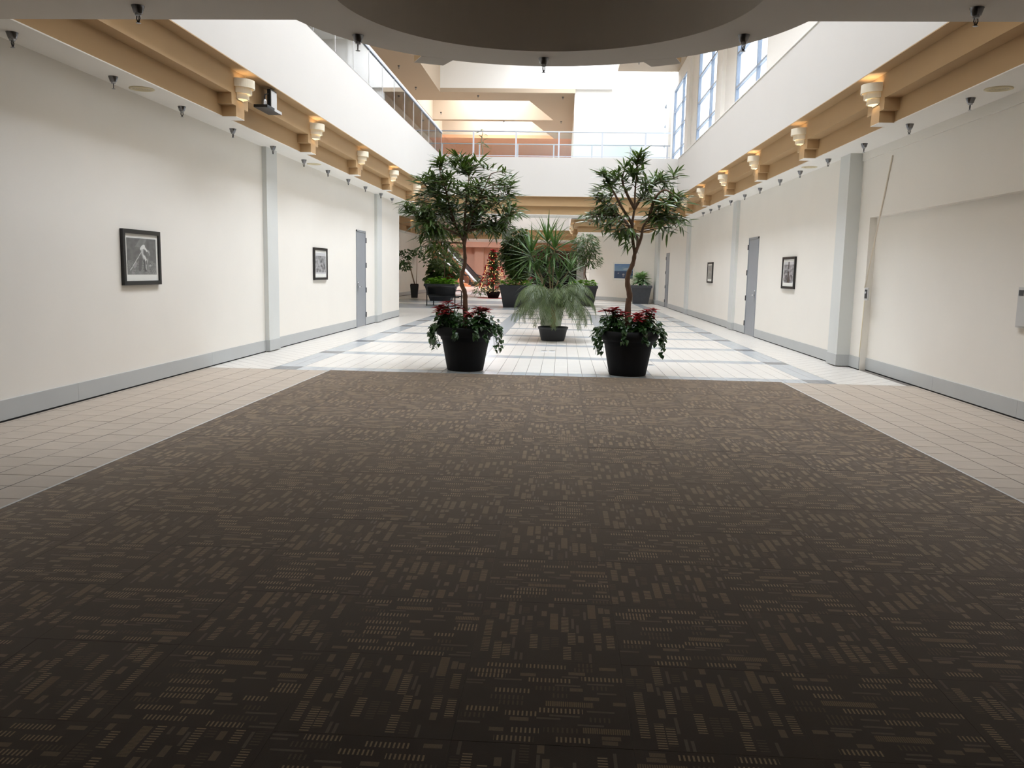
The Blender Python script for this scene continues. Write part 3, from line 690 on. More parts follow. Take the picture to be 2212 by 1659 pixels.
# ------------------------------------------------------------------ pictures
def ell(u, v, cu, cv, ru, rv, a=0.):
    du, dv = u-cu, v-cv; c, s = math.cos(a), math.sin(a)
    return ((du*c+dv*s)/ru)**2+((-du*s+dv*c)/rv)**2 < 1
def seg(u, v, a, b, w):
    ax, ay = a; bx, by = b; L = (bx-ax)**2+(by-ay)**2; t = max(0, min(1, ((u-ax)*(bx-ax)+(v-ay)*(by-ay))/L))
    return math.hypot(u-ax-t*(bx-ax), v-ay-t*(by-ay)) < w
def art_stoop(u, v):
    n = noise.noise((u*9, v*9, 1)); g = .16+.04*n
    if v < .38: g = .24+.14*noise.noise((u*30, v*30, 5))+.05*noise.noise((u*8, v*8, 9))-.1*v
    if v > .75 and abs(u-.5-(v-.9)*.8) < .12: g += .06
    if ell(u, v, .26, .26, .05, .09, -.4): g = .32
    if seg(u, v, (.1, .12), (.5, .64), .011): g = .55
    if seg(u, v, (.45, .4), (.42, .14), .05): g = .13
    if seg(u, v, (.6, .42), (.61, .12), .045): g = .1
    if seg(u, v, (.62, .38), (.64, .14), .012) or seg(u, v, (.7, .44), (.69, .33), .01): g = .5
    if seg(u, v, (.5, .72), (.57, .78), .055): g = .72
    if seg(u, v, (.58, .77), (.68, .66), .028): g = .74
    if seg(u, v, (.52, .66), (.58, .46), .05): g = .5 if u < .55 else .2
    if seg(u, v, (.57, .52), (.63, .42), .035): g = .66
    if ell(u, v, .6, .6, .05, .07): g = .14
    if ell(u, v, .745, .6, .035, .085, .2): g = .36
    if ell(u, v, .73, .56, .035, .04): g = .2
    if ell(u, v, .78, .25, .05, .022) and noise.noise((u*40, v*60, 2)) > -.1: g = .55
    return (g, g, g*.97)
def art_crowd(seed):
    def f(u, v):
        n = noise.noise((u*7+seed, v*8, seed))+.6*noise.noise((u*18, v*20+seed, 2.))
        g = .3+.25*n
        if v > .86 or v < .06: g = .62
        if seed > 5:
            if abs(u-.5) < .05+.16*max(0, .5-v): g = .08
            if ell(u, v, .5, .6, .045, .06): g = .3
            for cu in (.2, .33, .67, .8):
                if ell(u, v, cu, .42, .035, .05): g = .42
                if abs(u-cu) < .05 and v < .36: g = .14+.1*n
        g = max(.04, min(.75, g)); return (g, g, g*1.03)
    return f
def art_pale(u, v):
    g = .36+.05*noise.noise((u*4, v*5, 3)); 
    if ell(u, v, .5, .5, .12, .08): g += .1
    return (g*1.0, g*1.0, g*.93)
def art_sea(u, v):
    n = noise.noise((u*5, v*9, 2))
    if v > .5:
        c = (.12+.1*(1-v)*1.5+.05*max(0, n), .22+.12*(1-v)*1.5+.05*max(0, n), .42)
        if ell(u, v, .7, .66, .22, .06, .15): c = (.34, .42, .5)
        return c
    c = (.055+.02*n, .09+.02*n, .16)
    for cu, cv, s in ((.5, .3, 1.), (.22, .36, .7), (.76, .36, .7), (.5, .17, .8)):
        if ell(u, v, cu, cv, .06*s, .022*s, .4) or ell(u, v, cu, cv, .06*s, .022*s, -.4): c = (.6, .62, .62)
    return c
def picture(loc, rz, w, h, fw, frame, mount, art, nu, nv, label, mtop=.06):
    """local x runs along the wall, -y faces the room"""
    o = empty('framed_picture', loc, rz, label, 'picture')
    fr = MB(); d = .04
    for x0, x1, z0, z1 in ((-w/2, -w/2+fw, -h/2, h/2), (w/2-fw, w/2, -h/2, h/2), (-w/2+fw, w/2-fw, -h/2, -h/2+fw), (-w/2+fw, w/2-fw, h/2-fw, h/2)):
        fr.box(x0, x1, -d, -.002, z0, z1)
    fr.build('frame', frame, o)
    MB().box(-w/2+fw, w/2-fw, -.022, -.003, -h/2+fw, h/2-fw).build('mount', mount, o)
    mx, mz0, mz1 = .05, .075, .05
    x0, x1, z0, z1 = -w/2+fw+mx, w/2-fw-mx, -h/2+fw+mz0, h/2-fw-mz1
    v = []; f = []; col = []
    for j in range(nv+1):
        for i in range(nu+1):
            v.append((x0+(x1-x0)*i/nu, -.0235, z0+(z1-z0)*j/nv))
    for j in range(nv):
        for i in range(nu): f.append((j*(nu+1)+i, j*(nu+1)+i+1, (j+1)*(nu+1)+i+1, (j+1)*(nu+1)+i))
    me = bpy.data.meshes.new('print'); me.from_pydata(v, [], f); me.materials.append(M['print'])
    ca = me.color_attributes.new('print', 'FLOAT_COLOR', 'POINT')
    for j in range(nv+1):
        for i in range(nu+1): col += [*art(i/nu, j/nv), 1]
    ca.data.foreach_set('color', col)
    link('print', me, o)
    return o
picture((XL, 10.09, 1.56), math.pi/2, .92, .66, .05, 'frame', 'matb', art_stoop, 64, 56, 'black framed print of a stooping worker, on the left wall near the carpet')
picture((XL, 17.76, 1.56), math.pi/2, .98, .67, .05, 'frame', 'matb', art_crowd(2.3), 40, 36, 'black framed grey print on the left wall beside the grey door')
picture((XR, 18.02, 1.565), -math.pi/2, .98, .66, .05, 'frame', 'matb', art_crowd(7.7), 48, 40, 'black framed print with a dark central figure, on the right wall')
picture((XR, 27.45, 1.57), -math.pi/2, .93, .65, .05, 'frame', 'matb', art_pale, 24, 20, 'black framed pale grey print on the right wall, past the grey door')
pdir = Vector((-3.28, 4.65)).normalized(); pn = Vector((4.78, 43.25))+pdir*2.62
picture((pn.x, pn.y, 1.6), math.atan2(-pdir.y, -pdir.x), 1.75, 1.0, .05, 'wframe', 'matb', art_sea, 40, 36, 'white framed blue sea picture on the angled far wall')

# wall fittings on the right
o = empty('key_switch', (XR2, 13.78, 1.235), 0, 'small grey switch plate on the right wall beside the recess', 'switch')
MB().box(-.018, 0, -.075, .075, -.1, .1).build('plate', 'plate', o); MB().box(-.022, -.018, -.05, .05, -.07, .07).build('face', 'hinge', o)
MB().lathe([(.018, 0), (.018, .012)], 12, 0, Matrix.Translation((-.022, 0, .02)) @ Matrix.Rotation(-math.pi/2, 4, 'Y'), capt=True).build('key_barrel', 'steel', o)
o = empty('conduit_strip', (XR2, 0, 0), 0, 'thin grey strip slanting across the right wall above the switch plate', 'conduit')
MB().tube([(-.012, 13.12, 3.3), (-.012, 13.87, 1.33)], .011, 6).build('strip', 'conduit', o)
MB().tube([(-.008, 13.86, 1.13), (-.008, 13.905, .21)], .005, 6).build('cable', 'grille', o)
o = empty('electrical_panel', (XR3, 9.02, 1.2), 0, 'pale grey electrical panel on the right wall at the picture edge', 'panel')
MB().box(-.03, 0, -.45, .45, -.215, .22).build('box', 'plate', o); MB().box(-.036, -.03, -.43, .43, -.195, .2).build('panel_door', 'plate', o); MB().box(-.04, -.036, .33, .42, .13, .19).build('nameplate', 'hinge', o)

# ------------------------------------------------------------------ plants
def leaf_mesh(name, L, W, m, bend=.25, fold=.25, n=4, shape=1.0):
    mb = MB(); v = []; f = []
    for i in range(n+1):
        t = i/n
        w = W*.5*(math.sin(math.pi*min(1, t**(.75*shape)))**.85) if 0 < t < 1 else .0006
        x = L*t; z = -bend*L*t*t
        v += [(x, -w, z+fold*w), (x, 0, z), (x, w, z+fold*w)]
    for i in range(n):
        a = i*3; f += [(a, a+3, a+4, a+1), (a+1, a+4, a+5, a+2)]
    mb.add(v, f, 0, True); return mb, mb.mesh(name, m)
def orient(pos, d, roll=0., s=1.):
    d = Vector(d).normalized(); up = Vector((0, 0, 1))
    y = up.cross(d)
    if y.length < 1e-3: y = Vector((0, 1, 0))
    y.normalize(); z = d.cross(y)
    R = Matrix((d, y, z)).transposed().to_4x4()
    return Matrix.Translation(pos) @ R @ Matrix.Rotation(roll, 4, 'X') @ Matrix.Scale(s, 4)
def merge_leaves(name, tmpl, mats_list, m, parent):
    big = MB()
    for T in mats_list:
        big.add(tmpl.v, tmpl.f, 0, True, T)
    return big.build(name, m, parent, kind='stuff')
def smooth_path(pts, k=4):
    pts = [Vector(p) for p in pts]; out = []
    for i in range(len(pts)-1):
        p0, p1, p2, p3 = pts[max(i-1, 0)], pts[i], pts[i+1], pts[min(i+2, len(pts)-1)]
        for j in range(k):
            t = j/k
            out.append(.5*((2*p1)+(p2-p0)*t+(2*p0-5*p1+4*p2-p3)*t*t+(3*p1-p0-3*p2+p3)*t**3))
    out.append(pts[-1]); return out

PATHS_L = [[(-1.42, 12.5, 0.5), (-1.43, 12.5, 1.0), (-1.44, 12.5, 1.16), (-1.49, 12.5, 1.29), (-1.48, 12.5, 1.43), (-1.44, 12.5, 1.59), (-1.45, 12.5, 1.78), (-1.46, 12.5, 1.92)], [(-1.46, 12.5, 1.9), (-1.59, 12.6, 2.12), (-1.77, 12.75, 2.37), (-1.97, 12.8, 2.6), (-2.1, 12.7, 2.76)], [(-1.46, 12.5, 1.92), (-1.45, 12.5, 2.25), (-1.42, 12.4, 2.51), (-1.39, 12.4, 2.77), (-1.39, 12.5, 3.02)], [(-1.45, 12.5, 1.85), (-1.38, 12.35, 2.11), (-1.25, 12.2, 2.43), (-1.13, 12.1, 2.65), (-1.04, 12.1, 2.84)], [(-1.46, 12.5, 2.02), (-1.27, 12.8, 2.27), (-1.04, 12.9, 2.49), (-0.83, 12.9, 2.66)], [(-1.46, 12.5, 1.95), (-1.61, 12.25, 2.04), (-1.83, 12.1, 2.12), (-2.05, 12.05, 2.21)], [(-1.42, 12.5, 2.05), (-1.19, 12.4, 2.1), (-1.01, 12.6, 2.13), (-0.88, 12.7, 2.21)], [(-1.59, 12.6, 2.12), (-1.66, 12.3, 2.43), (-1.71, 12.2, 2.68), (-1.78, 12.2, 2.88)]]
PATHS_R = [[(0.99, 12.5, 0.5), (0.98, 12.5, 1.02), (1.0, 12.5, 1.15), (0.96, 12.5, 1.34), (0.97, 12.5, 1.48), (1.03, 12.5, 1.64), (1.05, 12.5, 1.79)], [(1.05, 12.5, 1.79), (1.01, 12.5, 1.99), (1.0, 12.5, 2.22), (1.02, 12.5, 2.42), (1.02, 12.5, 2.65), (1.03, 12.5, 2.88), (1.04, 12.5, 3.08)], [(1.05, 12.5, 1.77), (1.12, 12.4, 1.99), (1.14, 12.3, 2.15), (1.22, 12.3, 2.28), (1.33, 12.3, 2.41), (1.45, 12.3, 2.51)], [(1.01, 12.5, 2.09), (0.9, 12.65, 2.25), (0.77, 12.75, 2.37), (0.59, 12.8, 2.51), (0.45, 12.8, 2.61)], [(1.09, 12.5, 1.89), (1.08, 12.6, 2.03), (1.01, 12.6, 2.11)], [(1.0, 12.5, 2.19), (0.83, 12.25, 2.4), (0.69, 12.15, 2.62), (0.59, 12.2, 2.78)], [(1.02, 12.5, 2.42), (1.16, 12.7, 2.64), (1.3, 12.8, 2.79), (1.51, 12.85, 2.86), (1.67, 12.8, 2.92)], [(1.22, 12.3, 2.28), (1.27, 12.15, 2.53), (1.39, 12.1, 2.65), (1.52, 12.1, 2.59)], [(1.02, 12.5, 2.42), (0.9, 12.4, 2.61), (0.83, 12.5, 2.81), (0.86, 12.5, 2.98)]]
CR_L = [(-1.49, 12.5, 2.95, 0.54, 0.35, 0.15, 12), (-2.03, 12.6, 2.71, 0.3, 0.4, 0.2, 9), (-0.91, 12.7, 2.73, 0.3, 0.4, 0.24, 9), (-1.58, 12.4, 2.52, 0.47, 0.7, 0.27, 18), (-2.13, 12.3, 2.34, 0.27, 0.5, 0.24, 12), (-1.0, 12.7, 2.39, 0.34, 0.6, 0.24, 11), (-1.96, 12.3, 2.08, 0.24, 0.4, 0.17, 8), (-1.41, 12.6, 2.12, 0.41, 0.5, 0.14, 8), (-1.3, 12.3, 2.45, 0.4, 0.5, 0.25, 8), (-1.07, 12.6, 2.06, 0.3, 0.4, 0.14, 7), (-1.99, 12.3, 1.88, 0.15, 0.2, 0.15, 4), (-0.9, 12.3, 2.33, 0.27, 0.4, 0.2, 5), (-1.75, 12.8, 2.38, 0.47, 0.5, 0.3, 10)]
CR_R = [(1.04, 12.5, 3.08, 0.1, 0.15, 0.09, 4), (0.87, 12.5, 2.85, 0.2, 0.3, 0.15, 5), (1.17, 12.6, 2.85, 0.24, 0.4, 0.15, 6), (0.6, 12.3, 2.78, 0.19, 0.3, 0.18, 7), (1.53, 12.7, 2.79, 0.24, 0.3, 0.17, 7), (0.74, 12.6, 2.62, 0.27, 0.4, 0.14, 6), (0.55, 12.7, 2.45, 0.22, 0.4, 0.15, 7), (0.39, 12.6, 2.28, 0.17, 0.3, 0.14, 6), (0.69, 12.3, 2.15, 0.2, 0.3, 0.09, 5), (1.42, 12.3, 2.4, 0.27, 0.45, 0.19, 11), (1.67, 12.6, 2.56, 0.15, 0.3, 0.17, 6), (1.56, 12.3, 2.17, 0.19, 0.3, 0.12, 7), (1.21, 12.5, 2.59, 0.2, 0.4, 0.14, 5), (0.9, 12.5, 1.92, 0.07, 0.1, 0.05, 1), (1.72, 12.5, 2.3, 0.11, 0.2, 0.09, 3), (0.83, 12.4, 2.06, 0.17, 0.2, 0.07, 3)]
LEAF_T, LEAF_M = [], []
for L_, W_, b_ in ((.20, .035, .12), (.17, .031, .2), (.225, .037, .08)):
    t, m_ = leaf_mesh('leaf', L_, W_, 'leaf', b_); LEAF_T.append(t); LEAF_M.append(m_)

def big_tree(origin, paths, crown, label, nper, r0, dens):
    o = empty('weeping_fig_tree', (origin[0], origin[1], .58), 0, label, 'tree')
    off = Vector((origin[0], origin[1], .58))
    tr = smooth_path([Vector(p)-off for p in paths[0]], 5); n = len(tr)
    MB().tube(tr, [r0*(1.15-.5*i/n)+.003*math.sin(i*1.9) for i in range(n)], 10).build('trunk', 'bark', o)
    br = MB(); nodes = []
    for p in paths[1:]:
        sp = smooth_path([Vector(q)-off for q in p], 4); k = len(sp)
        br.tube(sp, [r0*.62*(1-.78*i/k) for i in range(k)], 7)
        nodes += sp[2:]
    nodes += tr[-3:]
    Ts = []
    for cx, cy_, cz, rx, ry, rz, cnt in crown:
        for _ in range(int(cnt*dens+.5)):
            while True:
                q = Vector((U(-1, 1), U(-1, 1), U(-1, 1)))
                if q.length < 1: break
            c = Vector((cx+q.x*rx, cy_+q.y*ry, cz+q.z*rz))-off
            b = min(nodes, key=lambda w: (w-c).length+max(0, w.z-c.z)*1.2)
            mid = (b+c)/2+Vector((U(-.04, .04), U(-.04, .04), .05))
            tw = smooth_path([b, mid, c], 3); br.tube(tw, [.007-.0045*i/len(tw) for i in range(len(tw))], 4)
            out = (c-Vector((0, 0, 1.55))); out.z *= .4
            out = out.normalized() if out.length > .05 else Vector((1, 0, 0))
            for i in range(rng.randint(nper-2, nper+3)):
                t = U(.25, 1.0); p = tw[min(len(tw)-1, int(t*(len(tw)-1)+.5))]+Vector((U(-.03, .03), U(-.03, .03), U(-.02, .03)))
                a = U(0, 2*math.pi)
                hz = max(-.35, min(.45, (c.z-1.75)*.6)); d = Vector((math.cos(a), math.sin(a), U(-.6, .5)+hz))+out*U(.2, .9)+Vector((0, 0, -.12))
                Ts.append((rng.randrange(3), orient(p, d, U(-.5, .5), U(.72, 1.12))))
    br.build('branches', 'bark', o)
    Ts.sort(key=lambda k: (k[1].translation.y))
    for k, T in Ts[:296]: link('leaf', LEAF_M[k], o, T)
    big = MB()
    for k, T in Ts[296:]: big.add(LEAF_T[k].v, LEAF_T[k].f, 0, True, T)
    big.build('foliage', 'leaf', o, kind='stuff')
    return o
big_tree((-1.42, 12.5), PATHS_L, CR_L, 'leafy weeping fig tree with broad dense crown, in the left round planter', 14, .034, 1.85)
big_tree((.99, 12.5), PATHS_R, CR_R, 'leafy weeping fig tree with open forked crown, in the right round planter', 13, .042, 1.4)

def round_planter(x, y, label):
    o = empty('round_planter', (x, y, 0), 0, label, 'planter')
    MB().lathe([(.2, 0), (.262, 0), (.272, .012), (.35, .44), (.352, .455), (.372, .462), (.378, .50), (.395, .51), (.43, .535), (.442, .58), (.442, .625), (.425, .65), (.40, .655), (.385, .64), (.375, .58)], 40, capb=True).build('pot', 'pot', o)
    s = MB(); s.lathe([(.001, .595), (.2, .59), (.376, .575)], 24); s.build('soil', 'soil', o)
    return o
round_planter(-1.42, 12.52, 'large black round planter with rolled rim, left of the two by the carpet')
round_planter(1.0, 12.44, 'large black round planter with rolled rim, right of the two by the carpet')

# pothos and poinsettias
heart_t, heart_m = leaf_mesh('leaf', .092, .08, 'ivy', .35, .3, 4, .72)
bract_t, bract_m = leaf_mesh('bract', .125, .066, 'red', .2, .2, 4, .9)
pl_t, pl_m = leaf_mesh('leaf', .12, .062, 'ivy', .3, .25, 4, .9)
def pothos(x, y, label):
    o = empty('pothos', (x, y, .60), 0, label, 'plant')
    vines = MB(); Ts = []
    for i in range(60):
        a = U(0, 2*math.pi); r = U(.14, .38)
        c = Vector((math.cos(a)*r, math.sin(a)*r, U(.0, .0)))
        tip = Vector((math.cos(a)*(r+U(.02, .1)), math.sin(a)*(r+U(.02, .1)), U(.10, .27)))
        vines.tube([c, (c+tip)/2+Vector((0, 0, .03)), tip], .004, 4)
        for _ in range(5):
            b = a+U(-1.3, 1.3); p = c.lerp(tip, U(.4, 1))+Vector((U(-.05, .05), U(-.05, .05), U(-.03, .04)))
            Ts.append(orient(p, (math.cos(b), math.sin(b), U(-.5, .3)), U(-.5, .5), U(.75, 1.15)))
    hang = [(-.1, .30), (.12, .16), (.35, .22), (2.7, .25), (3.0, .32), (3.3, .2), (3.55, .26), (-1.2, .07), (-1.9, .08), (-2.45, .22), (-2.7, .26), (.6, .15), (-.35, .28), (2.3, .15), (-.75, .1)]
    for a, ln in hang:
        a += U(-.15, .15)
        e = Vector((math.cos(a), math.sin(a), 0))
        pts = [e*.34+Vector((0, 0, .05)), e*.455+Vector((0, 0, .085)), e*(.475+U(0, .04))+Vector((0, 0, -.03)), e*(.46+U(0, .05))+Vector((U(-.03, .03), 0, -ln*.6)), e*(.46+U(0, .07))+Vector((U(-.05, .05), 0, -ln))]
        sp = smooth_path(pts, 4); vines.tube(sp, .0035, 4)
        for q in sp[2:]:
            if rng.random() < .55:
                b = a+U(-1.2, 1.2); Ts.append(orient(q+e*.012, (math.cos(b), math.sin(b), U(-1.2, -.2)), U(-.4, .4), U(.6, 1.0)))
            b = a+U(-1, 1); Ts.append(orient(q+e*.02, (math.cos(b), math.sin(b), U(-.8, .1)), U(-.4, .4), U(.6, 1.0))) if q.z > -.06 else None
    vines.build('vine', 'leafl', o)
    for T in Ts[:290]: link('leaf', heart_m, o, T)
    if len(Ts) > 290: merge_leaves('foliage', heart_t, Ts[290:], 'ivy', o)
pothos(-1.42, 12.52, 'trailing green pothos spilling over the left round planter')
pothos(1.0, 12.44, 'trailing green pothos spilling over the right round planter')
def poinsettia(x, y, heads, label, z=.6):
    o = empty('poinsettia', (x, y, z), 0, label, 'plant')
    st = MB(); lv = []
    heads = heads+[(hx*.6+U(-.09, .09), hy*.6+U(-.09, .09), hz-U(.02, .07)) for hx, hy, hz in heads]
    for hx, hy, hz in heads:
        p = smooth_path([(hx*.2, hy*.2, 0), (hx*.6, hy*.6, hz*.6), (hx, hy, hz)], 3); st.tube(p, .006, 5)
        f = MB()
        for ring, (n, tilt, s) in enumerate(((6, .12, 1.05), (5, .5, .75))):
            for i in range(n):
                a = 2*math.pi*i/n+U(-.25, .25)+ring
                f.add(bract_t.v, bract_t.f, 0, True, orient(Vector((hx, hy, hz+.008*ring)), (math.cos(a), math.sin(a), tilt+U(-.15, .2)), U(-.3, .3), s*U(.8, 1.2)))
        for i in range(5): f.ball((hx+U(-.012, .012), hy+U(-.012, .012), hz+.018), .006, 6, 1)
        f.build('flower', ['red', 'leafy'], o)
        for i in range(7):
            a = U(0, 6.28); lv.append(orient(Vector((hx*.8, hy*.8, hz*U(.45, .85))), (math.cos(a), math.sin(a), U(-.4, .15)), U(-.3, .3), U(.8, 1.2)))
    st.build('stems', 'leafl', o)
    for T in lv: link('leaf', pl_m, o, T)
poinsettia(-1.66, 12.32, [(0, 0, .40), (-.13, .04, .33), (.1, .12, .36), (.02, -.1, .29), (-.12, .2, .3)], 'red poinsettia on the left side of the left round planter')
poinsettia(-1.22, 12.36, [(0, 0, .33), (.12, .05, .30), (-.12, -.06, .24), (.05, .15, .31)], 'red poinsettia right of the trunk in the left round planter')
poinsettia(.78, 12.28, [(0, 0, .36), (-.14, .06, .33), (.12, .02, .31), (-.02, .16, .33)], 'red poinsettia on the left side of the right round planter')
poinsettia(1.22, 12.26, [(0, 0, .33), (.1, .05, .36), (-.15, -.02, .28), (.03, .16, .34), (-.1, -.12, .25)], 'red poinsettia right of the trunk in the right round planter')

# palm in low pot
o = empty('low_bowl_planter', (-.17, 18.4, 0), 0, 'shallow charcoal pot holding the small palm', 'planter')
MB().lathe([(.18, 0), (.245, 0), (.255, .01), (.31, .24), (.325, .255), (.335, .29), (.325, .305), (.305, .3), (.295, .26)], 28, capb=True).build('pot', 'potg', o)
MB().lathe([(.001, .275), (.297, .265)], 20).build('soil', 'soil', o)
palm = empty('pygmy_palm', (-.17, 18.4, .27), 0, 'feathery grey green palm arching over the low pot', 'palm')
tp = smooth_path([(0, 0, 0), (.01, 0, .16), (-.01, 0, .38), (0, 0, .55)], 3)
MB().tube(tp, [.05+.012*math.sin(i*2.3) for i in range(len(tp))], 10).build('trunk', 'palmbark', palm)
def frond(a, lift, L, droop, parent):
    e = Vector((math.cos(a), math.sin(a), 0)); sd = Vector((-math.sin(a), math.cos(a), 0))
    pts = []; n = 16; p = Vector((0, 0, .52)); ang = lift
    for i in range(n+1):
        pts.append(p.copy()); p = p+(e*math.cos(ang)+Vector((0, 0, math.sin(ang))))*(L/n); ang -= droop/n*(.5+1.1*i/n)
    mb = MB().tube(pts, [.009-.0065*i/n for i in range(n+1)], 4)
    for i in range(2, n+1):
        for q in range(3):
            t = min(n-.001, i-1+q/3); k = int(t); pp = pts[k].lerp(pts[k+1], t-k); tg = (pts[k+1]-pts[k]).normalized()
            ll = .24*math.sin(math.pi*(.15+.8*t/n))+.03
            for s in (-1, 1):
                d = (sd*s*.8+tg*.75+Vector((0, 0, U(-1.0, -.2)))).normalized(); w = .0045
                m1 = pp+d*ll*.5+Vector((0, 0, -.012)); en = pp+d*ll+Vector((0, 0, -.06*ll/.25))
                wv = tg.cross(d).cross(d).normalized()*w
                mb.add([pp-wv*.5, pp+wv*.5, m1+wv, m1-wv, en], [(0, 1, 2, 3), (3, 2, 4)])
    mb.build('frond', 'palm', parent)
for i in range(54):
    a = 2*math.pi*i/54*5.236+U(-.1, .1); lv = (1.0, .65, .3, 1.25)[i % 4]+U(-.12, .12)
    frond(a, lv, U(1.05, 1.28)*(1 if lv < 1.2 else .75), U(2.3, 3.0)*(1 if lv > .5 else .75), palm)

# yucca / dracaena cluster behind
o = empty('tall_planter', (-.23, 19.7, 0), 0, 'tall sage green planter behind the palm', 'planter')
MB().lathe([(.16, 0), (.19, .0), (.2, .02), (.285, .6), (.3, .76), (.3, .8), (.28, .8), (.27, .74)], 24, capb=True).build('pot', 'potl', o)
MB().lathe([(.001, .75), (.272, .74)], 20).build('soil', 'soil', o)
yuc = empty('dracaena', (-.23, 19.7, .74), 0, 'spiky green dracaena with bare canes rising behind the palm', 'plant')
yl_t, yl_m = leaf_mesh('leaf', .76, .050, 'yucca', .12, .2, 5, .7)
heads = [(-.13, 0, 1.48, 44, 1.0), (-.50, -.1, 1.18, 46, 1.0), (.04, -.15, 1.32, 42, 1.0), (.40, -.1, .82, 38, .85), (-.10, .1, .86, 30, .9), (-.32, .15, .66, 30, .85), (.16, -.2, .62, 34, .8), (-.38, -.2, .78, 34, .8)]
canes = MB()
nl = 0; extra = []
for hx, hy, hz, n, s in heads:
    p = smooth_path([(hx*.15, hy*.2, 0), (hx*.45, hy*.6, hz*.5), (hx, hy, hz)], 4); canes.tube(p, [.019-.006*i/len(p) for i in range(len(p))], 7)
    for i in range(n):
        t = i/n; a = i*2.39996; el = 1.35-2.15*t
        T = orient(Vector((hx, hy, hz-.02-.14*t)), (math.cos(a)*math.cos(el), math.sin(a)*math.cos(el), math.sin(el)), U(-.2, .2), s*U(.8, 1.1))
        link('leaf', yl_m, yuc, T); nl += 1
canes.build('cane', 'bark2', yuc)

def square_planter(x, y, wb, wt, h, label, rz=0., m='potg', rim=True):
    o = empty('square_planter', (x, y, 0), rz, label, 'planter')
    sq = lambda w: [(-w/2, -w/2), (w/2, -w/2), (w/2, w/2), (-w/2, w/2)]
    mb = MB().prism(sq(wb), 0, h-.09, top=sq(wt-.06))
    mb.build('pot', m, o)
    r = MB(); w2 = wt
    if rim:
        for s in ((-w2/2, w2/2, -w2/2, -w2/2+.05), (-w2/2, w2/2, w2/2-.05, w2/2), (-w2/2, -w2/2+.05, -w2/2+.05, w2/2-.05), (w2/2-.05, w2/2, -w2/2+.05, w2/2-.05)): r.bbox(*s, h-.12, h, .012)
        r.build('rim', m, o)
    MB().box(-wt/2+.05, wt/2-.05, -wt/2+.05, wt/2-.05, h-.1, h-.05).build('soil', 'soil', o)
    return o
def bush_leaves(n, c, r, L, W, m, rngd=-.3, down=.3):
    t, _ = leaf_mesh('leaf', L*1.1, W*1.35, m, .2, .2, 3)
    big = MB()
    for _ in range(int(n*1.9)):
        while True:
            q = Vector((U(-1, 1), U(-1, 1), U(-1, 1)))
            if .2 < q.length < 1: break
        p = Vector((c[0]+q.x*r[0], c[1]+q.y*r[1], c[2]+q.z*r[2])); a = math.atan2(q.y, q.x)+U(-1, 1)
        big.add(t.v, t.f, 0, True, orient(p, (math.cos(a), math.sin(a), U(rngd-.4, rngd+.5)), U(-.6, .6), U(.7, 1.2)))
    return big
def potted_tree(name, x, y, z, trunk, blobs, L, W, m, label, bark='bark', r=.03):
    o = empty(name, (x, y, z), 0, label, 'tree')
    tb = MB()
    for p in trunk:
        sp = smooth_path(p, 4); tb.tube(sp, [r*(1-.5*i/len(sp)) for i in range(len(sp))], 6)
    tb.build('trunk', bark, o)
    big = MB()
    for n, c, rr in blobs:
        b = bush_leaves(n, c, rr, L, W, m); big.add(b.v, b.f, 0, True)
        tb2 = MB()
    big.build('foliage', m, o, kind='stuff'); return o
def ground(name, x, y, z, n, r, L, W, m, label):
    o = empty(name, (x, y, z), 0, label, 'plant')
    st = MB()
    for i in range(10):
        a = U(0, 6.28); st.tube([(0, 0, 0), (math.cos(a)*r[0]*.5, math.sin(a)*r[1]*.5, r[2]*.6)], .006, 4)
    st.build('stems', 'leafl', o)
    bush_leaves(n, (0, 0, r[2]*.5), r, L, W, m, .2).build('foliage', m, o, kind='stuff')
# pair of square planters with figs beyond the bridge
square_planter(-1.95, 35.6, .95, 1.3, .92, 'large charcoal square planter left of the palm, beyond the bridge')
potted_tree('bushy_fig', -1.95, 35.6, .85, [[(0, 0, 0), (.03, 0, .5), (0, 0, 1.2)]], [(900, (.05, 0, 1.6), (.62, .55, .9)), (560, (.1, 0, .8), (.5, .5, .55)), (260, (-.25, 0, 1.2), (.5, .5, .5))], .19, .065, 'leaf', 'dense dark green fig in the left square planter beyond the bridge')
ground('groundcover', -1.95, 35.6, .85, 160, (.6, .6, .25), .16, .1, 'leafy', 'bright green low foliage around the dense fig')
square_planter(.95, 38.3, .95, 1.3, .92, 'large charcoal square planter right of the palm, beyond the bridge')
potted_tree('slender_fig', .95, 38.3, .85, [[(.1, 0, 0), (.16, 0, .3), (.08, 0, .6), (.14, 0, 1.2), (.1, 0, 1.9)], [(.12, 0, .9), (-.1, 0, 1.4)], [(.12, 0, .9), (.35, 0, 1.5)]], [(420, (.05, 0, 1.85), (.62, .55, .62)), (180, (.3, 0, 1.25), (.5, .4, .45)), (120, (-.4, 0, 1.2), (.4, .4, .5))], .17, .042, 'leaf', 'slender fig with twisting trunk in the right square planter beyond the bridge')
ground('groundcover', .95, 38.3, .85, 150, (.6, .6, .22), .16, .1, 'leafy', 'bright green low foliage around the slender fig')
square_planter(3.95, 42.75, .72, 1.05, .92, 'charcoal square planter in the corner under the blue picture', m='potc')
o = empty('dieffenbachia', (3.95, 42.75, .86), 0, 'variegated leafy plant in the corner square planter', 'plant')
dt, dm = leaf_mesh('leaf', .40, .13, 'dieff', .7, .15, 4)
st = MB()
for i in range(130):
    a = i*2.4; el = 1.3-1.15*(i/130); p = Vector((math.cos(a)*(.08+.12*i/130), math.sin(a)*(.08+.12*i/130), .16+.34*(1-i/130)))
    st.tube([(0, 0, 0), p], .012, 4)
    link('leaf', dm, o, orient(p, (math.cos(a)*math.cos(el), math.sin(a)*math.cos(el), math.sin(el)), U(-.3, .3), U(.75, 1.05)))
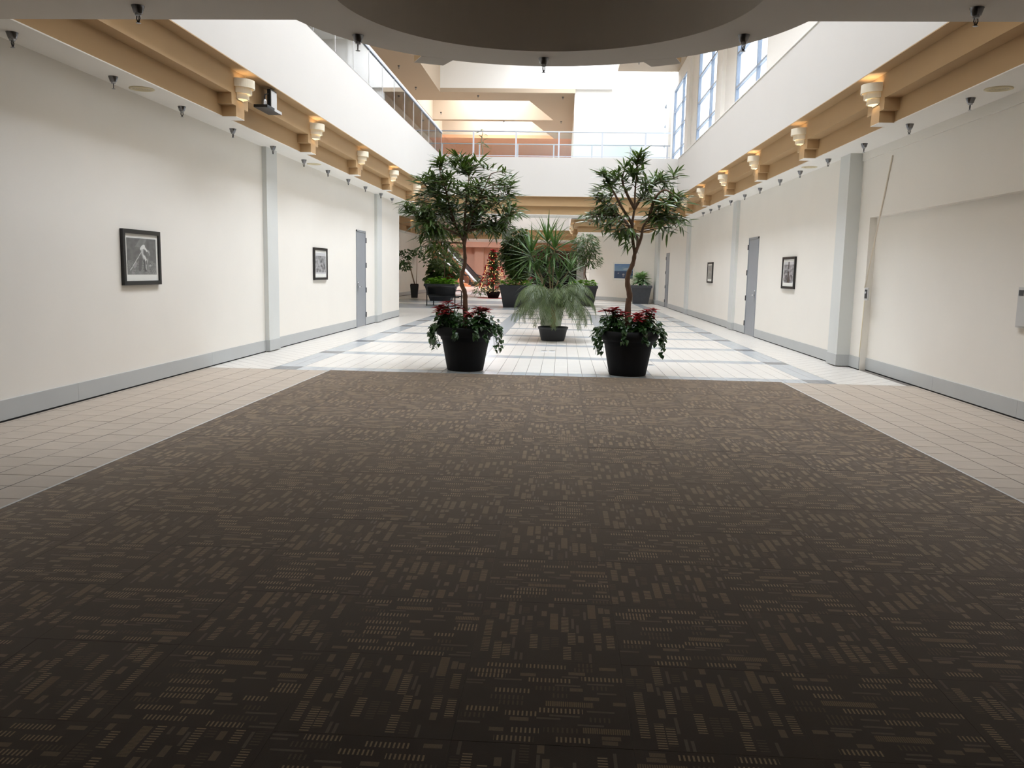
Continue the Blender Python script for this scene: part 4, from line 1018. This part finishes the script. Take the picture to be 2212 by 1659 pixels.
st.build('stems', 'leafl', o)
# left side court: tapered planters with scheffleras
for x, y, l1, l2, tr, bl in ((-7.82, 44.6, 'tall tapered charcoal planter, nearer of the two on the left', 'umbrella tree with leaning canes in the nearer tapered planter',
        [[(0, 0, 0), (-.25, 0, .9), (-.42, 0, 1.5)], [(.03, 0, 0), (-.2, 0, .8), (-.38, .1, 1.3)], [(.1, 0, 0), (.12, 0, .9), (.12, 0, 1.6)]], [(55, (-.62, 0, 1.05), (.36, .5, .38)), (45, (-.5, 0, 1.6), (.38, .4, .3)), (28, (.15, 0, 1.65), (.3, .3, .22))]),
        (-7.75, 50.6, 'tall tapered charcoal planter, farther of the two on the left', 'umbrella tree with upright canes in the farther tapered planter',
        [[(0, 0, 0), (-.02, 0, .9), (-.1, 0, 1.6)], [(.1, 0, 0), (.12, 0, 1.0), (.2, 0, 1.7)], [(.2, 0, 0), (.3, 0, 1.0), (.4, 0, 1.6)]], [(80, (.0, 0, 1.35), (.75, .5, .4)), (60, (.2, 0, 1.9), (.75, .5, .4))])):
    square_planter(x, y, .32, .5, .78, l1, .1, rim=False)
    potted_tree('umbrella_tree', x, y, .7, tr, bl, .24, .08, 'leafl', l2, 'bark2', .02)
square_planter(-5.85, 40.9, .95, 1.5, .82, 'wide charcoal planter behind the black bench')
potted_tree('weeping_fig', -5.75, 40.9, .75, [[(0, 0, 0), (.05, 0, .8), (0, 0, 1.8)]], [(420, (.0, 0, 2.0), (.95, .8, .8)), (170, (.1, 0, 1.25), (.85, .7, .5)), (90, (-.2, .2, 1.6), (.95, .6, .8))], .15, .04, 'leafo', 'tall pale green fig rising from the wide planter behind the bench')
ground('groundcover', -5.85, 40.9, .75, 240, (.72, .6, .25), .16, .1, 'leafy', 'bright green low foliage in the wide planter behind the bench')
potted_tree('rubber_plant', -6.0, 43.2, .0, [[(0, 0, 0), (.02, 0, .8), (0, 0, 1.5)]], [(240, (0, 0, 1.55), (.85, .6, .6)), (120, (-.3, 0, 1.15), (.7, .5, .35))], .28, .12, 'leaf', 'dark broad leaved plant between the wide planter and the escalators')
poinsettia(-5.45, 40.75, [(0, 0, .5), (.1, .05, .42), (-.08, .02, .38)], 'red leaved plant at the right end of the wide planter', .75)
poinsettia(-1.45, 39.5, [(0, 0, .3), (.15, 0, .25), (-.15, 0, .28)], 'red poinsettia behind the left square planter beyond the bridge', .9)
square_planter(-1.45, 39.5, .5, .7, .92, 'charcoal planter half hidden behind the palm, holding a poinsettia')

# slender plant behind the bridge railing
o = empty('slender_plant', (-3.02, 31.2, 5.2), 0, 'slender pale stemmed plant standing behind the bridge railing', 'plant')
MB().lathe([(.1, 0), (.16, .24), (.15, .24)], 14, capb=True).build('pot', 'pot', o)
st = MB(); st.tube(smooth_path([(0, 0, .2), (.02, 0, .6), (-.03, 0, 1.0), (.05, 0, 1.35)], 4), [.035, .034, .033, .032, .03, .028, .026, .024, .02, .016, .012, .008, .005], 6)
st.build('stem', 'bark2', o)
bl_t, bl_m = leaf_mesh('leaf', .34, .07, 'leafo', .2, .2, 4)
for k in range(16):
    a = k*2.4; link('leaf', bl_m, o, orient(Vector((.02, 0, .75+.04*k)), (math.cos(a), math.sin(a)*.6, U(-.3, .7)), U(-.4, .4), U(.7, 1.1)))

# black bench
bn = empty('bench', (-4.95, 35.0, 0), -.35, 'black perforated metal bench seen from behind, left of the round planter', 'bench')
prof = [(-.08, .80), (-.13, .815), (-.165, .79), (-.16, .74), (-.12, .62), (-.1, .5), (-.06, .42), (.02, .39), (.2, .41), (.4, .43), (.45, .42), (.47, .38)]
v = []; f = []
for s in (0, 1):
    off = .012*s
    for x in (-.62, .62): v += [(x, p[0], p[1]-off) for p in prof]
n = len(prof)
for i in range(n-1):
    f += [(i, i+1, n+i+1, n+i), (2*n+i, 3*n+i, 3*n+i+1, 2*n+i+1), (i, 2*n+i, 2*n+i+1, i+1), (n+i, n+i+1, 3*n+i+1, 3*n+i)]
MB().add(v, f, 0, True).build('seat', 'black', bn)
for x in (-.66, .66):
    MB().tube(smooth_path([(x, -.17, 0), (x, -.17, .55), (x, -.16, .77), (x, -.1, .8)], 3), .022, 8).build('leg', 'black', bn)
    MB().tube(smooth_path([(x, -.1, .64), (x, .2, .66), (x, .36, .64), (x, .42, .55), (x, .42, .25), (x, .42, 0)], 3), .022, 8).build('leg', 'black', bn)
MB().tube([(-.66, .2, .37), (.66, .2, .37)], .02, 8).tube([(-.66, -.12, .45), (.66, -.12, .45)], .02, 8).build('crossbar', 'black', bn)

# christmas tree
xm = empty('christmas_tree', (-3.78, 46.6, 0), 0, 'tall slim Christmas tree covered in lights and red ribbons', 'tree')
MB().lathe([(.001, .012), (.9, .004), (.92, 0)], 28).build('skirt', 'redrib', xm)['label'] = 'red round tree skirt'
MB().lathe([(.28, 0), (.4, .34), (.42, .36), (.38, .36)], 20, capb=True).build('pot', 'pot', xm)
MB().tube([(0, 0, .3), (0, 0, 2.6)], [.05, .01], 6).build('trunk', 'bark', xm)
fol = MB(); nt_, _ = leaf_mesh('needle', .28, .07, 'leaf', .1, .2, 2)
lights = MB(); ribb = MB()
for i in range(2600):
    t = rng.random()**.8; z = .35+2.2*t; r = (.56*(1-t)+.1)*(.75+.3*rng.random()); a = U(0, 6.28)
    if z < .62: r *= 1.15
    fol.add(nt_.v, nt_.f, 0, True, orient(Vector((math.cos(a)*r*(.25+.35*(i%2)), math.sin(a)*r*(.25+.35*(i%2)), z)), (math.cos(a), math.sin(a), U(-.5, .3)), 0, U(.7, 1.1)))
for i in range(240):
    t = rng.random()**.9; z = .32+2.1*t; r = (.56*(1-t)+.2)*1.03; a = U(0, 6.28)
    lights.ball((math.cos(a)*r, math.sin(a)*r, z), .014, 4)
for i in range(190):
    t = rng.random(); z = .5+1.9*t; r = (.56*(1-t)+.2)*1.0; a = U(0, 6.28)
    c = Vector((math.cos(a)*r, math.sin(a)*r, z))
    for k in range(4):
        b = U(0, 6.28); T = orient(c, (math.cos(a)+.6*math.cos(b), math.sin(a)+.6*math.sin(b), U(-.8, .8)), U(-1, 1), U(.6, 1.1)); ribb.add(bract_t.v, bract_t.f, 0, True, T)
fol.build('foliage', 'leaf', xm, kind='stuff'); lights.build('string_lights', 'led', xm, kind='stuff'); ribb.build('ribbons', 'redrib', xm, kind='stuff')
bow = MB()
for i in range(16):
    a = i*2.4; bow.add(bract_t.v, bract_t.f, 0, True, orient(Vector((0, 0, 2.58)), (math.cos(a), math.sin(a), U(-.6, .9)), U(-1, 1), 1.9))
for s in (-1, 1): bow.tube(smooth_path([(0, -.05, 2.55), (s*.14, -.12, 2.4), (s*.2, -.16, 2.1)], 3), .02, 5)
bow.build('bow', 'redrib', xm)
potted_tree('parlour_palm', -4.6, 47.9, 0, [[(0, 0, 0), (0, 0, .7)], [(0, 0, .1), (.15, 0, .8)], [(0, 0, .1), (-.2, 0, .6)]], [(55, (0, 0, .85), (.4, .4, .35)), (45, (-.05, 0, .35), (.4, .4, .2))], .3, .04, 'leafl', 'loose feathery green plant left of the Christmas tree', r=.012)

# escalators at the far end
def escalator(x, y, rz, label):
    o = empty('escalator', (x, y, 0), rz, label, 'escalator')
    L, H, a = 7.8, 4.5, math.radians(30)
    xz = lambda t: (1.2+t*L, t*H)
    tr = MB()
    for s in (-.75, .6): tr.add([(0, s, 0), (1.2, s, 0), (1.2+L, s, H-.6), (1.2+L, s, H+.3), (1.2, s, .35), (0, s, .12), (0, s+.15, 0), (1.2, s+.15, 0), (1.2+L, s+.15, H-.6), (1.2+L, s+.15, H+.3), (1.2, s+.15, .35), (0, s+.15, .12)],
        [(0, 1, 2, 3, 4, 5), (11, 10, 9, 8, 7, 6), (0, 6, 7, 1), (1, 7, 8, 2), (2, 8, 9, 3), (3, 9, 10, 4), (4, 10, 11, 5), (5, 11, 6, 0)])
    tr.build('truss', 'pink', o)
    n = 22
    sm_ = MB().box(0, L/n+.02, -.55, .55, 0, H/n).mesh('step', 'step')
    for i in range(n): link('step', sm_, o, Matrix.Translation((1.2+L*i/n, 0, H*i/n)))
    MB().box(-.3, 1.3, -.55, .55, 0, .03).build('landing_plate', 'steel', o)
    for s in (-.68, .68):
        MB().add([(.35, s, .1), (1.2, s, .35), (1.2+L, s, H+.3), (1.2+L, s, H+1.05), (1.0, s, 1.05), (.45, s, .95), (.15, s, .6)], [tuple(range(7))]).build('balustrade_glass', 'clearglass', o)
        MB().tube(smooth_path([(.35, s, .12), (.08, s, .35), (.08, s, .75), (.35, s, 1.02), (1.0, s, 1.12), (1.6, s, 1.42), (1.2+L, s, H+1.1)], 4), .045, 7).build('handrail', 'black', o)
        MB().box(0, math.hypot(L, H), -.1, .1, 0, .12, 0, Matrix.Translation((1.2, s, .36)) @ Matrix.Rotation(-math.atan2(H, L), 4, 'Y')).build('skirt_trim', 'railcap', o)
escalator(-8.0, 79, math.radians(128), 'escalator with dark grooved steps rising to the left, nearest the Christmas tree')
escalator(-10.9, 77.5, math.radians(128), 'second escalator, left of the other and half hidden by the fig trunk')

# dark storefront at the far centre
sf = empty('storefront', (0, 60, 0), 0, 'dark shop front with maroon header behind the dracaena', 'storefront')
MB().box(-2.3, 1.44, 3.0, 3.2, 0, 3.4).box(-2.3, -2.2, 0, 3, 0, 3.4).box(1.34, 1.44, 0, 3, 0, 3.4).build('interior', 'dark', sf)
MB().box(-2.3, 1.44, -.1, .05, 2.35, 3.0).build('header', 'maroon', sf)
MB().box(-2.3, 1.44, -.12, .2, 3.0, 3.49).build('bulkhead', 'pink', sf)
for x in (-2.3, -.4, 1.2): MB().box(x, x+.12, -.06, .06, 0, 2.35).build('post', 'hinge', sf)
struct('trim_12', MB().box(.95, 1.4, 56.5, 56.95, 0, ZC), 'grey', 'grey free standing column beside the dark shop front', 'column')
struct('wall_middle', MB().box(-5.2, -2.3, 60, 60.3, 0, ZC), 'pink', 'salmon wall pier left of the dark shop front', 'wall') if 0 else None
struct('trim_13', MB().box(-3.1, -2.3, 60, 60.6, 0, ZC), 'pink', 'salmon pier left of the dark shop front', 'column')
